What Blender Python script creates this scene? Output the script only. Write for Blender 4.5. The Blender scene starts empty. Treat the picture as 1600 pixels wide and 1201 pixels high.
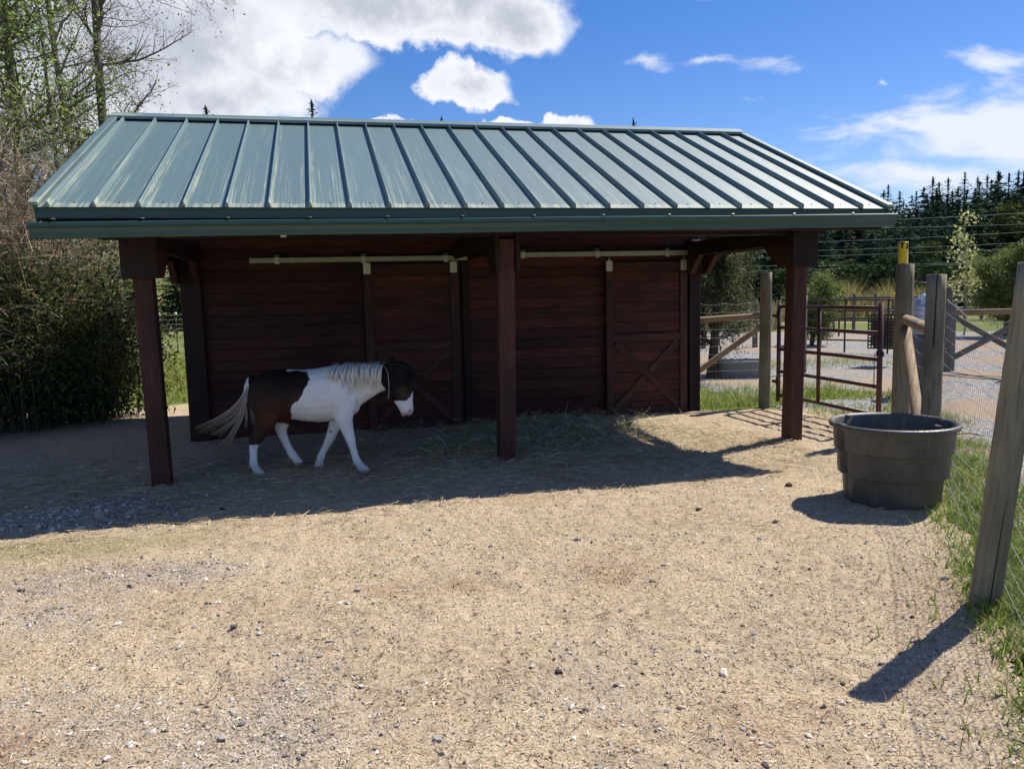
import bpy, math, random
import numpy as np
from mathutils import Matrix, Vector
rnd = random.Random(7)
RG = np.random.default_rng(11)
scene = bpy.context.scene
COL = scene.collection

# ------------------------------------------------------------------ camera
CAM = Vector((1.4179, -7.3215, 1.6)); YAW, PITCH, ROLL, FPX = 0.232389, -0.112102, -0.023989, 1239.84
_f = Vector((math.cos(PITCH)*math.sin(YAW), math.cos(PITCH)*math.cos(YAW), math.sin(PITCH)))
_r = Vector((math.cos(YAW), -math.sin(YAW), 0)); _u = _r.cross(_f)
CR = math.cos(ROLL)*_r + math.sin(ROLL)*_u
CU = -math.sin(ROLL)*_r + math.cos(ROLL)*_u
CF = _f
cam = bpy.data.cameras.new('camera'); cam.sensor_width = 36; cam.lens = FPX/1600*36
cam.clip_start = 0.05; cam.clip_end = 2000
camo = bpy.data.objects.new('camera', cam); COL.objects.link(camo)
camo.matrix_world = Matrix(((CR.x, CU.x, -CF.x, CAM.x), (CR.y, CU.y, -CF.y, CAM.y), (CR.z, CU.z, -CF.z, CAM.z), (0, 0, 0, 1)))
scene.camera = camo

def at(px, py, depth):
    """a point of the place, seen from where the photographer stood at a given distance"""
    px, py, depth = float(px), float(py), float(depth)
    return CAM + depth*(CF + CR*((px-800)/FPX) - CU*((py-600.5)/FPX))
def gnd(px, py):
    px, py = float(px), float(py); d = CF + CR*((px-800)/FPX) - CU*((py-600.5)/FPX)
    return CAM + d*(-CAM.z/d.z)

# ------------------------------------------------------------------ sky, sun, exposure
SUN_DIR = Vector((1.6229, 0.644, 2.25)).normalized()      # towards the sun
SUN_EL = math.asin(SUN_DIR.z); SUN_AZ = math.atan2(SUN_DIR.x, SUN_DIR.y)
world = bpy.data.worlds.new('World'); scene.world = world; world.use_nodes = True
def build_world():
    nt = world.node_tree; N = nt.nodes; L = nt.links; N.clear()
    def nd(t, **k):
        n = N.new(t)
        for a, b in k.items(): setattr(n, a, b)
        return n
    def val(sock, v):
        if hasattr(v, 'is_output'): L.new(v, sock)
        else: sock.default_value = v
    def M(op, a, b=0.0, c=0.0, clamp=False):
        n = nd('ShaderNodeMath', operation=op, use_clamp=clamp)
        val(n.inputs[0], a); val(n.inputs[1], b); val(n.inputs[2], c); return n.outputs[0]
    def VM(op, a, b, out=0):
        n = nd('ShaderNodeVectorMath', operation=op); val(n.inputs[0], a); val(n.inputs[1], b); return n.outputs[out]
    def SM(x, a, b):
        n = nd('ShaderNodeMapRange', interpolation_type='SMOOTHSTEP'); val(n.inputs[0], x); n.inputs[1].default_value = a; n.inputs[2].default_value = b
        return n.outputs[0]
    def noise(v, s, det, rough=0.55, dist=0.0):
        n = nd('ShaderNodeTexNoise'); val(n.inputs['Vector'], v); n.inputs['Scale'].default_value = s
        n.inputs['Detail'].default_value = det; n.inputs['Roughness'].default_value = rough; n.inputs['Distortion'].default_value = dist
        return n.outputs['Fac']
    def mix(f, a, b):
        n = nd('ShaderNodeMix', data_type='RGBA'); val(n.inputs[0], f); val(n.inputs[6], a); val(n.inputs[7], b); return n.outputs[2]
    sky = nd('ShaderNodeTexSky', sky_type='NISHITA'); sky.sun_disc = False
    sky.sun_elevation = SUN_EL; sky.sun_rotation = SUN_AZ; sky.altitude = 200; sky.air_density = 1.0; sky.dust_density = 0.25; sky.ozone_density = 2.2
    hs = nd('ShaderNodeHueSaturation'); hs.inputs['Saturation'].default_value = 1.34; hs.inputs['Value'].default_value = .92
    tint = nd('ShaderNodeMix', data_type='RGBA', blend_type='MULTIPLY'); tint.inputs[0].default_value = 1.0; L.new(sky.outputs[0], tint.inputs[6]); tint.inputs[7].default_value = (.96, .90, 1.02, 1); L.new(tint.outputs[2], hs.inputs['Color'])
    d = nd('ShaderNodeTexCoord').outputs['Generated']
    F = VM('DOT_PRODUCT', d, tuple(CF), 1); Fs = M('MAXIMUM', F, 0.05)
    U = M('DIVIDE', VM('DOT_PRODUCT', d, tuple(CR), 1), Fs); V = M('DIVIDE', VM('DOT_PRODUCT', d, tuple(CU), 1), Fs)
    cb = nd('ShaderNodeCombineXYZ'); L.new(U, cb.inputs[0]); L.new(V, cb.inputs[1]); UV0 = cb.outputs[0]
    def noisec(v, s, det):
        n = nd('ShaderNodeTexNoise'); val(n.inputs['Vector'], v); n.inputs['Scale'].default_value = s; n.inputs['Detail'].default_value = det; n.inputs['Roughness'].default_value = .6
        return VM('SUBTRACT', n.outputs['Color'], (.5, .5, .5))
    UV = VM('ADD', UV0, VM('MULTIPLY', noisec(d, 13.0, 5), (.12, .09, 0)))
    fr = SM(F, 0.3, 0.6)
    n1 = noise(d, 7.0, 8, 0.6); n2 = noise(d, 26.0, 6, 0.62)
    fb = M('ADD', M('MULTIPLY', M('SUBTRACT', n1, 0.5), 1.5), M('MULTIPLY', M('SUBTRACT', n2, 0.5), 0.9))
    def blobs(lst, UVs):
        acc = None
        for (px, py, rx, ry, w) in lst:
            v = VM('SUBTRACT', UVs, ((px-800)/FPX, -(py-600.5)/FPX, 0)); v = VM('MULTIPLY', v, (FPX/rx, FPX/ry, 0))
            q = M('MULTIPLY', M('SUBTRACT', 1.0, VM('LENGTH', v, (0, 0, 0), 1)), w)
            acc = q if acc is None else M('MAXIMUM', acc, q)
        return acc
    cum = blobs([(300, 60, 250, 120, 1), (120, 60, 330, 210, .9), (440, 95, 150, 75, 1), (330, 160, 190, 60, .8), (620, 8, 290, 66, 1.1), (820, 38, 95, 62, .9), (690, 62, 80, 26, .5),
                 (735, 134, 82, 37, .95), (762, 144, 58, 22, .8), (848, 199, 92, 20, .9), (800, 192, 36, 14, .7), (620, 186, 34, 14, .7)], UV)
    # out of view generic broken cumulus goes on, its cover set for neutral fill light
    base = M('SUBTRACT', M('MULTIPLY', noise(d, 2.2, 3, 0.5), 1.6), 0.90)
    dens = M('ADD', M('MULTIPLY', cum, fr), M('MULTIPLY', base, M('SUBTRACT', 1.0, fr)))
    D = M('ADD', dens, M('MULTIPLY', fb, 0.62))
    alpha = SM(D, -0.02, 0.30)
    thick = SM(D, 0.10, 0.75)
    sh = noise(VM('ADD', d, (0.03, 0.012, 0.045)), 9.0, 6, 0.55)
    lit = SM(M('ADD', sh, M('MULTIPLY', M('SUBTRACT', n2, 0.5), .45)), 0.40, 0.68)
    ccol = mix(M('MULTIPLY', thick, M('SUBTRACT', 1.0, lit)), (7.1, 7.3, 7.7, 1), (4.2, 4.45, 5.2, 1))
    # thin high cloud on the sun's side
    st = nd('ShaderNodeMapping'); L.new(UV0, st.inputs[0]); st.inputs['Rotation'].default_value = (0, 0, -0.22); st.inputs['Scale'].default_value = (3.0, 9, 1)
    cn = noise(st.outputs[0], 2.2, 7, 0.6, 0.4)
    cir = blobs([(1600, 215, 360, 95, 1.25), (1440, 275, 210, 34, 1.1), (1590, 100, 120, 22, .6), (1400, 195, 150, 30, .55), (1020, 104, 42, 15, .7), (1375, 125, 22, 7, .8),
                 (1170, 158, 50, 9, .5), (1110, 98, 40, 7, .5), (1230, 100, 60, 12, .4), (1100, 5, 40, 8, .5)], VM('ADD', UV0, VM('MULTIPLY', noisec(d, 11.0, 5), (.10, .05, 0))))
    ca = SM(M('ADD', cir, M('MULTIPLY', M('SUBTRACT', cn, 0.5), 3.0)), 0.05, 1.0)
    ca = M('MULTIPLY', M('MULTIPLY', ca, fr), 0.93)
    c1 = mix(ca, hs.outputs[0], (6.6, 6.9, 7.6, 1))
    c2 = mix(alpha, c1, ccol)
    up = SM(nd('ShaderNodeSeparateXYZ').outputs[2], 0, 1)
    sp = [n for n in N if n.type == 'SEPXYZ'][0]; L.new(d, sp.inputs[0])
    hz = SM(sp.outputs[2], -0.02, 0.06)
    c3 = mix(hz, hs.outputs[0], c2)
    bg = nd('ShaderNodeBackground'); L.new(c3, bg.inputs[0]); bg.inputs[1].default_value = 0.095
    L.new(bg.outputs[0], nd('ShaderNodeOutputWorld').inputs[0])
build_world()
sun = bpy.data.lights.new('sun', 'SUN'); sun.energy = 4.9; sun.angle = math.radians(0.53); sun.color = (1.0, 0.935, 0.835)
suno = bpy.data.objects.new('sun', sun); COL.objects.link(suno)
suno.rotation_euler = SUN_DIR.to_track_quat('Z', 'Y').to_euler(); suno.location = SUN_DIR*60
vs = scene.view_settings; vs.view_transform = 'Standard'; vs.look = 'None'; vs.exposure = 0.50; vs.gamma = 1.0; vs.use_curve_mapping = False
scene.cycles.use_denoising = True
scene.cycles.max_bounces = 8; scene.cycles.transparent_max_bounces = 8

# ------------------------------------------------------------------ helpers: objects
WM = {}
def link(o, parent=None, mat=None):
    COL.objects.link(o); w = mat or Matrix.Identity(4)
    if parent is not None:
        o.parent = parent; o.matrix_parent_inverse = WM[parent.name].inverted()
    o.matrix_basis = w; WM[o.name] = w
    return o
def thing(name, loc, label, cat, group=None, kind=None):
    o = bpy.data.objects.new(name, None); o.empty_display_size = 0.2
    link(o, None, Matrix.Translation(Vector(loc))); tag(o, label, cat, group, kind); return o
def tag(o, label=None, cat=None, group=None, kind=None):
    if label: o['label'] = label
    if cat: o['category'] = cat
    if group: o['group'] = group
    if kind: o['kind'] = kind
    return o
def copy_tree(o, mat, parent=None, label=None):
    c = o.copy(); COL.objects.link(c)
    if parent is None:
        c.matrix_basis = mat
        if label: c['label'] = label
    else: c.parent = parent
    for ch in o.children: copy_tree(ch, None, c)
    return c
def mesh_np(name, V, F, mat=None, col=None, smooth=False, uv=None):
    """V (n,3), F list of arrays (m,k) or one array; col (n,3) per-vertex colours"""
    if not isinstance(F, (list, tuple)): F = [F]
    F = [np.asarray(f, dtype=np.int32) for f in F if len(f)]
    me = bpy.data.meshes.new(name)
    V = np.asarray(V, dtype=np.float32)
    me.vertices.add(len(V)); me.vertices.foreach_set('co', V.ravel())
    loops = np.concatenate([f.ravel() for f in F]); tot = np.concatenate([np.full(len(f), f.shape[1], np.int32) for f in F])
    me.loops.add(len(loops)); me.loops.foreach_set('vertex_index', loops)
    me.polygons.add(len(tot)); st = np.concatenate([[0], np.cumsum(tot)[:-1]]).astype(np.int32)
    me.polygons.foreach_set('loop_start', st)
    try: me.polygons.foreach_set('loop_total', tot)
    except Exception: pass
    me.polygons.foreach_set('use_smooth', np.full(len(tot), bool(smooth)))
    if col is not None:
        a = me.color_attributes.new('Col', 'FLOAT_COLOR', 'POINT')
        a.data.foreach_set('color', np.concatenate([np.asarray(col, np.float32), np.ones((len(V), 1), np.float32)], 1).ravel())
    me.update(calc_edges=True)
    if mat: me.materials.append(mat)
    return me
def obj(name, me, parent=None, mat=None):
    return link(bpy.data.objects.new(name, me), parent, mat)

# ------------------------------------------------------------------ helpers: shapes
def box_np(l, w, h, c=0.004):
    """chamfered box centred on the origin, 24 verts"""
    c = min(c, l*.3, w*.3, h*.3); V = []; idx = {}
    for sx in (-1, 1):
        for sy in (-1, 1):
            for sz in (-1, 1):
                for ax in range(3):
                    p = [sx*(l/2-c), sy*(w/2-c), sz*(h/2-c)]; p[ax] += (sx, sy, sz)[ax]*c
                    idx[(sx, sy, sz, ax)] = len(V); V.append(p)
    F4 = []; F3 = []
    for ax in range(3):
        o = [a for a in range(3) if a != ax]
        for s in (-1, 1):
            q = []
            for (a, b) in ((-1, -1), (1, -1), (1, 1), (-1, 1)):
                k = [0, 0, 0]; k[ax] = s; k[o[0]] = a; k[o[1]] = b; q.append(idx[(*k, ax)])
            if (s > 0) == (ax == 1): q = q[::-1]
            F4.append(q)
    for ax in range(3):       # edges along ax
        o = [a for a in range(3) if a != ax]
        for a in (-1, 1):
            for b in (-1, 1):
                def I(e, w_):
                    k = [0, 0, 0]; k[ax] = e; k[o[0]] = a; k[o[1]] = b; return idx[(*k, w_)]
                q = [I(-1, o[0]), I(1, o[0]), I(1, o[1]), I(-1, o[1])]
                F4.append(q)
    for sx in (-1, 1):
        for sy in (-1, 1):
            for sz in (-1, 1):
                F3.append([idx[(sx, sy, sz, a)] for a in range(3)])
    V = np.array(V)
    def fix(F):
        out = []
        for f in F:
            p = V[f]; n = np.cross(p[1]-p[0], p[2]-p[0]); out.append(f if n @ p.mean(0) > 0 else f[::-1])
        return out
    return V, [np.array(fix(F4)), np.array(fix(F3))]
_boxcache = {}
def box_mesh(l, w, h, mat, c=0.004):
    k = (round(l, 4), round(w, 4), round(h, 4), mat.name, c)
    if k not in _boxcache:
        V, F = box_np(l, w, h, c); _boxcache[k] = mesh_np('timber', V, F, mat)
    return _boxcache[k]
def frame(p0, p1, up=(0, 0, 1), centre=True):
    p0 = Vector(p0); p1 = Vector(p1); x = (p1-p0).normalized(); up = Vector(up)
    if abs(x.dot(up)) > 0.999: up = Vector((0, 1, 0))
    y = up.cross(x).normalized(); z = x.cross(y); o = (p0+p1)/2 if centre else p0
    return Matrix(((x.x, y.x, z.x, o.x), (x.y, y.y, z.y, o.y), (x.z, y.z, z.z, o.z), (0, 0, 0, 1)))
def timber(name, parent, p0, p1, w, h, mat, up=(0, 0, 1), c=0.004):
    """a piece along p0-p1, w across (local Y), h along up (local Z)"""
    return obj(name, box_mesh((Vector(p1)-Vector(p0)).length, w, h, mat, c), parent, frame(p0, p1, up))
def prisms(A, B, ra, rb, s=4):
    A = np.asarray(A, float); B = np.asarray(B, float); n = len(A)
    ra = np.broadcast_to(ra, n); rb = np.broadcast_to(rb, n)
    d = B-A; d /= np.linalg.norm(d, axis=1, keepdims=True)+1e-9
    ref = np.where(np.abs(d[:, 2:3]) > .9, np.array([[1., 0, 0]]), np.array([[0, 0, 1.]]))
    x = np.cross(d, ref); x /= np.linalg.norm(x, axis=1, keepdims=True)+1e-9; y = np.cross(d, x)
    V = np.zeros((n, 2*s, 3))
    for i in range(s):
        a = 2*math.pi*i/s; o = x*math.cos(a)+y*math.sin(a)
        V[:, i] = A+o*ra[:, None]; V[:, s+i] = B+o*rb[:, None]
    F = np.zeros((n, s, 4), np.int32); b = (np.arange(n)*2*s)[:, None]
    for i in range(s):
        j = (i+1) % s
        F[:, i] = np.concatenate([b+i, b+s+i, b+s+j, b+j], 1)
    return V.reshape(-1, 3), F.reshape(-1, 4)
def tube_np(pts, rad, s=8, cap=True):
    P = np.asarray(pts, float); n = len(P); rad = np.broadcast_to(rad, n)
    T = np.gradient(P, axis=0); T /= np.linalg.norm(T, axis=1, keepdims=True)+1e-9
    ref = np.array([0, 0, 1.]) if abs(T[:, 2]).mean() < .8 else np.array([1., 0, 0])
    V = []
    for i in range(n):
        x = np.cross(T[i], ref); x /= np.linalg.norm(x)+1e-9; y = np.cross(T[i], x)
        for k in range(s):
            a = 2*math.pi*k/s; V.append(P[i]+(x*math.cos(a)+y*math.sin(a))*rad[i])
    F = [[i*s+k, (i+1)*s+k, (i+1)*s+(k+1) % s, i*s+(k+1) % s] for i in range(n-1) for k in range(s)]
    F3 = []
    if cap:
        for e, base in ((0, 0), (n-1, (n-1)*s)):
            c = len(V); V.append(P[e]); F3 += [[base+k, base+(k+1) % s, c] if e == 0 else [base+(k+1) % s, base+k, c] for k in range(s)]
    return np.array(V), [np.array(F), np.array(F3)] if F3 else [np.array(F)]
def tube(name, parent, pts, rad, mat, s=8, smooth=True):
    V, F = tube_np(pts, rad, s); return obj(name, mesh_np(name, V, F, mat, smooth=smooth), parent)
def join(parts):
    """[(V, F or [F..])] -> V, [F4, F3]"""
    Vs = []; out = {}; o = 0
    for V, F in parts:
        for f in (F if isinstance(F, list) else [F]):
            f = np.asarray(f)
            if len(f): out.setdefault(f.shape[1], []).append(f+o)
        Vs.append(np.asarray(V)); o += len(V)
    return np.concatenate(Vs), [np.concatenate(v) for v in out.values()]
def quads(P, size, nrm=None, asp=0.55, rng=RG, flat=0.0):
    """leaf-like rhombs at P"""
    n = len(P); size = np.broadcast_to(size, n)[:, None]
    a = rng.normal(size=(n, 3)); a[:, 2] *= (1-flat); a /= np.linalg.norm(a, axis=1, keepdims=True)+1e-9
    b = rng.normal(size=(n, 3)); b -= a*(a*b).sum(1, keepdims=True); b /= np.linalg.norm(b, axis=1, keepdims=True)+1e-9
    V = np.stack([P-a*size*.5, P+b*size*asp*.5, P+a*size*.5, P-b*size*asp*.5], 1).reshape(-1, 3)
    return V, np.arange(4*n).reshape(n, 4)
def vnoise(x, y, s, seed=0):
    """value noise, 2-D, roughly -1..1"""
    x = np.asarray(x)/s; y = np.asarray(y)/s; xi = np.floor(x).astype(np.int64); yi = np.floor(y).astype(np.int64); fx = x-xi; fy = y-yi
    fx = fx*fx*(3-2*fx); fy = fy*fy*(3-2*fy)
    def h(a, b):
        k = (a*374761393+b*668265263+seed*1442695041) & 0xffffffff; k = ((k ^ (k >> 13))*1274126177) & 0xffffffff
        return ((k ^ (k >> 16)) & 0xffff)/32767.5-1
    return (h(xi, yi)*(1-fx)+h(xi+1, yi)*fx)*(1-fy)+(h(xi, yi+1)*(1-fx)+h(xi+1, yi+1)*fx)*fy
def fbm(x, y, s, o=4, seed=0):
    return sum(vnoise(x, y, s/2**i, seed+i)*.5**i for i in range(o))

# ------------------------------------------------------------------ helpers: materials
class MT:
    def __init__(self, name):
        self.m = bpy.data.materials.new(name); self.m.use_nodes = True; self.N = self.m.node_tree.nodes; self.L = self.m.node_tree.links
        self.b = self.N['Principled BSDF']
    def nd(self, t, **k):
        n = self.N.new(t)
        for a, b in k.items(): setattr(n, a, b)
        return n
    def val(self, s, v):
        if hasattr(v, 'is_output'): self.L.new(v, s)
        elif isinstance(v, tuple) and len(v) == 3 and s.type == 'RGBA': s.default_value = (*v, 1)
        else: s.default_value = v
    def co(self, k='Object', scale=(1, 1, 1), rot=(0, 0, 0)):
        t = self.nd('ShaderNodeTexCoord').outputs[k]
        if scale == (1, 1, 1) and rot == (0, 0, 0): return t
        m = self.nd('ShaderNodeMapping'); self.L.new(t, m.inputs[0]); m.inputs['Scale'].default_value = scale; m.inputs['Rotation'].default_value = rot
        return m.outputs[0]
    def noise(self, v, s, det=4, rough=.55, dist=0, out='Fac'):
        n = self.nd('ShaderNodeTexNoise'); self.L.new(v, n.inputs['Vector'])
        for k, x in (('Scale', s), ('Detail', det), ('Roughness', rough), ('Distortion', dist)): n.inputs[k].default_value = x
        return n.outputs[out]
    def voro(self, v, s, out='Distance', feature='F1'):
        n = self.nd('ShaderNodeTexVoronoi', feature=feature); self.L.new(v, n.inputs['Vector']); n.inputs['Scale'].default_value = s; return n.outputs[out]
    def ramp(self, f, stops):
        n = self.nd('ShaderNodeValToRGB'); self.val(n.inputs[0], f); e = n.color_ramp.elements
        while len(e) < len(stops): e.new(0.5)
        for i, (p, c) in enumerate(stops): e[i].position = p; e[i].color = (*c, 1) if len(c) == 3 else c
        return n.outputs[0]
    def mix(self, f, a, b, blend='MIX'):
        n = self.nd('ShaderNodeMix', data_type='RGBA', blend_type=blend); self.val(n.inputs[0], f); self.val(n.inputs[6], a); self.val(n.inputs[7], b); return n.outputs[2]
    def math(self, op, a, b=0., clamp=False):
        n = self.nd('ShaderNodeMath', operation=op, use_clamp=clamp); self.val(n.inputs[0], a); self.val(n.inputs[1], b); return n.outputs[0]
    def sm(self, x, a, b):
        n = self.nd('ShaderNodeMapRange', interpolation_type='SMOOTHSTEP'); self.val(n.inputs[0], x); n.inputs[1].default_value = a; n.inputs[2].default_value = b; return n.outputs[0]
    def rand(self): return self.nd('ShaderNodeObjectInfo').outputs['Random']
    def attr(self, n='Col', out='Color'): return self.nd('ShaderNodeAttribute', attribute_name=n).outputs[out]
    def bump(self, h, s=.3, d=.01):
        n = self.nd('ShaderNodeBump'); self.L.new(h, n.inputs['Height']); n.inputs['Strength'].default_value = s; n.inputs['Distance'].default_value = d
        self.L.new(n.outputs[0], self.b.inputs['Normal'])
    def done(self, col=None, rough=.7, metal=0., spec=.4):
        if col is not None: self.val(self.b.inputs['Base Color'], col)
        self.val(self.b.inputs['Roughness'], rough); self.val(self.b.inputs['Metallic'], metal); self.b.inputs['Specular IOR Level'].default_value = spec
        return self.m
def vary(t, col, amt=.5):
    """multiply a colour by a per-object brightness"""
    v = t.math('ADD', t.math('MULTIPLY', t.rand(), amt), 1-amt/2)
    n = t.nd('ShaderNodeVectorMath', operation='SCALE'); t.L.new(col, n.inputs[0]); t.L.new(v, n.inputs['Scale']); return n.outputs[0]
def offset(t, v, k=13.):
    n = t.nd('ShaderNodeVectorMath', operation='ADD'); t.L.new(v, n.inputs[0])
    c = t.nd('ShaderNodeCombineXYZ'); r = t.math('MULTIPLY', t.rand(), k)
    for i in range(3): t.L.new(r, c.inputs[i])
    t.L.new(c.outputs[0], n.inputs[1]); return n.outputs[0]
def wood(name, dark, mid, light, amt=.5, wear=None, rough=.65, grain=9, wearthr=(.66, .74), spec=.3, crack=False):
    t = MT(name); co = offset(t, t.co('Object', (1.2, grain, grain))); g = t.noise(co, 4, 6, .6, .3)
    g2 = t.noise(offset(t, t.co('Object', (.5, 1.5, 1.5))), 2.2, 3)
    col = t.ramp(g, [(.28, dark), (.5, mid), (.75, light)])
    col = t.mix(t.sm(g2, .45, .7), col, dark)
    if wear:
        w = t.noise(offset(t, t.co('Object', (1.0, 3.2, 3.2)), 31), 2.6, 7, .68)
        col = t.mix(t.sm(w, *wearthr), col, wear)
    kn = t.voro(offset(t, t.co('Object', (1.3, 4, 4)), 5), 1.6)
    col = t.mix(t.sm(kn, .07, .035), col, tuple(x*.35 for x in dark))
    if crack:
        cr = t.sm(t.noise(offset(t, t.co('Object', (.35, 16, 16)), 3), 2.6, 2, .4, .6), .335, .30); col = t.mix(t.math('MULTIPLY', cr, .9), col, (.02, .017, .013)); g = t.math('SUBTRACT', g, t.math('MULTIPLY', cr, 2.0))
    col = vary(t, col, amt); t.bump(g, .35, .004)
    return t.done(col, rough, 0, spec)
M_PLANK = wood('red_stained_plank', (.028, .0080, .0085), (.070, .0165, .0155), (.108, .027, .022), .8, (.16, .07, .04), .6, wearthr=(.72, .84))
M_DOOR = wood('red_stained_door_plank', (.034, .0090, .009), (.080, .019, .017), (.12, .032, .025), .6, (.17, .085, .05), .6, wearthr=(.70, .84))
M_STILE = wood('dark_red_door_timber', (.030, .013, .013), (.062, .024, .022), (.095, .038, .031), .4, (.26, .16, .105), .6, wearthr=(.60, .78))  # tone and pale wear raised to stand in for sunlit ground bounce
M_TIMBER = wood('dark_red_timber', (.036, .014, .012), (.070, .027, .021), (.10, .041, .030), .35, (.17, .095, .06), .65, 12, (.70, .84))
M_DARKTIMBER = wood('near_black_red_timber', (.013, .006, .007), (.026, .010, .011), (.040, .015, .014), .3, (.17, .09, .055), .65, 12, (.68, .82))
M_POSTWOOD = wood('weathered_round_post', (.13, .115, .080), (.215, .19, .135), (.30, .265, .185), .35, (.15, .17, .10), .85, 14, (.62, .85), .2, True)
M_BARKRAIL = wood('peeled_pole_wood', (.20, .14, .085), (.33, .245, .155), (.45, .345, .23), .3, (.24, .21, .15), .8, 10, (.6, .8), .2)
M_GREYBOARD = wood('grey_weathered_board', (.10, .088, .075), (.17, .15, .125), (.25, .225, .19), .4, None, .85, 12, spec=.2)
def m_plain(name, c, rough=.6, metal=0, spec=.4, nz=.12, scale=18):
    t = MT(name); n = t.noise(t.co('Object'), scale, 5, .6)
    col = t.mix(t.math('MULTIPLY', n, 1.0), tuple(x*(1-nz*1.6) for x in c), tuple(min(1, x*(1+nz*1.6)) for x in c)); t.bump(n, .12, .003)
    return t.done(col, rough, metal, spec)
def m_attr(name, rough=.8, spec=.25, trans=0., vmul=None, bump=None):
    t = MT(name); c = t.attr()
    if vmul: c = vary(t, c, vmul)
    if trans:
        t.done(c, rough, 0, spec)
        tr = t.nd('ShaderNodeBsdfTranslucent'); t.L.new(c, tr.inputs[0]); mx = t.nd('ShaderNodeMixShader'); mx.inputs[0].default_value = trans
        out = t.N['Material Output']; t.L.new(t.b.outputs[0], mx.inputs[1]); t.L.new(tr.outputs[0], mx.inputs[2]); t.L.new(mx.outputs[0], out.inputs[0]); return t.m
    if bump: t.bump(t.noise(t.co('Object'), bump, 5, .6), .4, .004)
    return t.done(c, rough, 0, spec)
M_LEAF = m_attr('leaf', .55, .3, .42)
M_NEEDLE = m_attr('conifer_needles', .95, .04, .10, .35)
M_BARK = m_attr('bark', .9, .15, 0, None, 30)
M_STRAW = m_attr('straw', .75, .25, .15)
M_STONE = m_attr('stone', .85, .25, 0, None, 60)
M_HAIR = m_attr('horse_hair', .6, .35)
def m_roof():
    t = MT('green_painted_steel_roof'); o = offset(t, t.co('Object', (.09, 15, 15)), 40)
    s1 = t.noise(o, 5, 6, .65); gx = t.nd('ShaderNodeSeparateXYZ'); t.L.new(t.co('Generated'), gx.inputs[0])
    edge = t.math('SUBTRACT', 1.0, t.sm(t.math('ABSOLUTE', t.math('SUBTRACT', gx.outputs[1], .5)), .5, .22))     # stains gather beside the seams
    low = t.sm(gx.outputs[0], 1.0, 0.0); drip = t.math('MULTIPLY', t.sm(gx.outputs[0], .05, 0.0), .55)
    patch = t.noise(offset(t, t.co('Object', (.55, 10, 10)), 9), 3, 6, .75)
    k = t.math('ADD', s1, t.math('MULTIPLY', edge, .10)); k = t.math('ADD', k, t.math('MULTIPLY', low, .10)); k = t.math('ADD', k, t.math('MULTIPLY', drip, .6))
    m = t.math('MULTIPLY', t.sm(k, .62, .75), t.sm(patch, .37, .63))
    fine = t.noise(t.co('Object', (1, 60, 60)), 3, 3)
    base = t.mix(fine, (.084, .146, .154), (.108, .178, .186)); base = vary(t, base, .12)
    col = t.mix(t.math('MULTIPLY', m, .62), base, (.46, .48, .33))
    rough = t.math('ADD', t.math('MULTIPLY', m, .2), .50)
    t.bump(t.noise(offset(t, t.co('Object', (1.1, 5, 1)), 17), 1.6, 2), .32, .012)
    return t.done(col, rough, 0.0, .9)
M_ROOF = m_roof()
M_TRIM = m_plain('green_trim_steel', (.030, .080, .068), .36, 0, .55, .15, 6)
M_GALV = m_plain('galvanised_steel', (.55, .55, .50), .45, .75, .5, .2, 30)
M_TRACK = m_plain('weathered_galvanised_track', (.40, .40, .34), .5, .55, .5, .2, 12)

# ------------------------------------------------------------------ ground
FA = Vector((7.23, -.30, 0)); FB = Vector((6.10, -2.0, 0)); FC = Vector((4.54, -4.15, 0)); FD = Vector((2.95, -6.35, 0)); FE_ = Vector((1.5, -8.4, 0))
def fence_side(x, y):
    """signed distance to the fence line on the right: positive = outside"""
    d = (FD-FA).normalized(); return (np.asarray(x)-FA.x)*(-d.y)+(np.asarray(y)-FA.y)*d.x
def gravel_amt(x, y):
    a = np.exp(-(((x+.35)/.75)**2+((y+.75)/.42)**2))*1.25
    b = 1/(1+np.exp((x-1.2+.25*(y+3))*.9))*1/(1+np.exp((y+1.55)*3))
    p = np.clip(.45+.55*fbm(x, y, .6, 5, 3), 0, 1.2); q = np.clip(.14*fbm(x, y, .45, 4, 13), 0, 1)
    return np.clip(a+b*p+.10*p+q*(y < -1.4), 0, 1)
def hay_h(x, y):
    e = np.exp(-(((x-3.95)/.75)**2+((y-1.3)/.6)**2))*.06+np.exp(-(((x-2.75)/.5)**2+((y-.75)/.4)**2))*.012+np.exp(-(((x-3.6)/.7)**2+((y-.6)/.4)**2))*.025
    return np.clip(e+.02*fbm(x, y, .3, 3, 5)*np.clip(e*12, 0, 1), 0, 1)
_hp = np.random.default_rng(77); HOOF = np.stack([_hp.uniform(-1.5, 6.5, 330), _hp.uniform(-6.2, 1.0, 330), _hp.uniform(0, 6.28, 330), _hp.uniform(.007, .015, 330)], 1)
def dirt_z(x, y):
    x = np.asarray(x, float); y = np.asarray(y, float); dent = np.zeros_like(x)
    for hx, hy, ha, hd in HOOF:
        m = (np.abs(x-hx) < .16) & (np.abs(y-hy) < .16)
        if m.any():
            dx, dy = x[m]-hx, y[m]-hy; q = np.hypot(dx*math.cos(ha)+dy*math.sin(ha), (dy*math.cos(ha)-dx*math.sin(ha))*1.25)/.06
            dent[m] += hd*(-np.exp(-q**4)+.45*np.exp(-((q-1.35)/.35)**2))
    return dent+.010*fbm(x, y, 1.3, 3, 21)+.010*fbm(x, y, .17, 3, 31)+.0045*fbm(x, y, .05, 2, 41)

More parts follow.
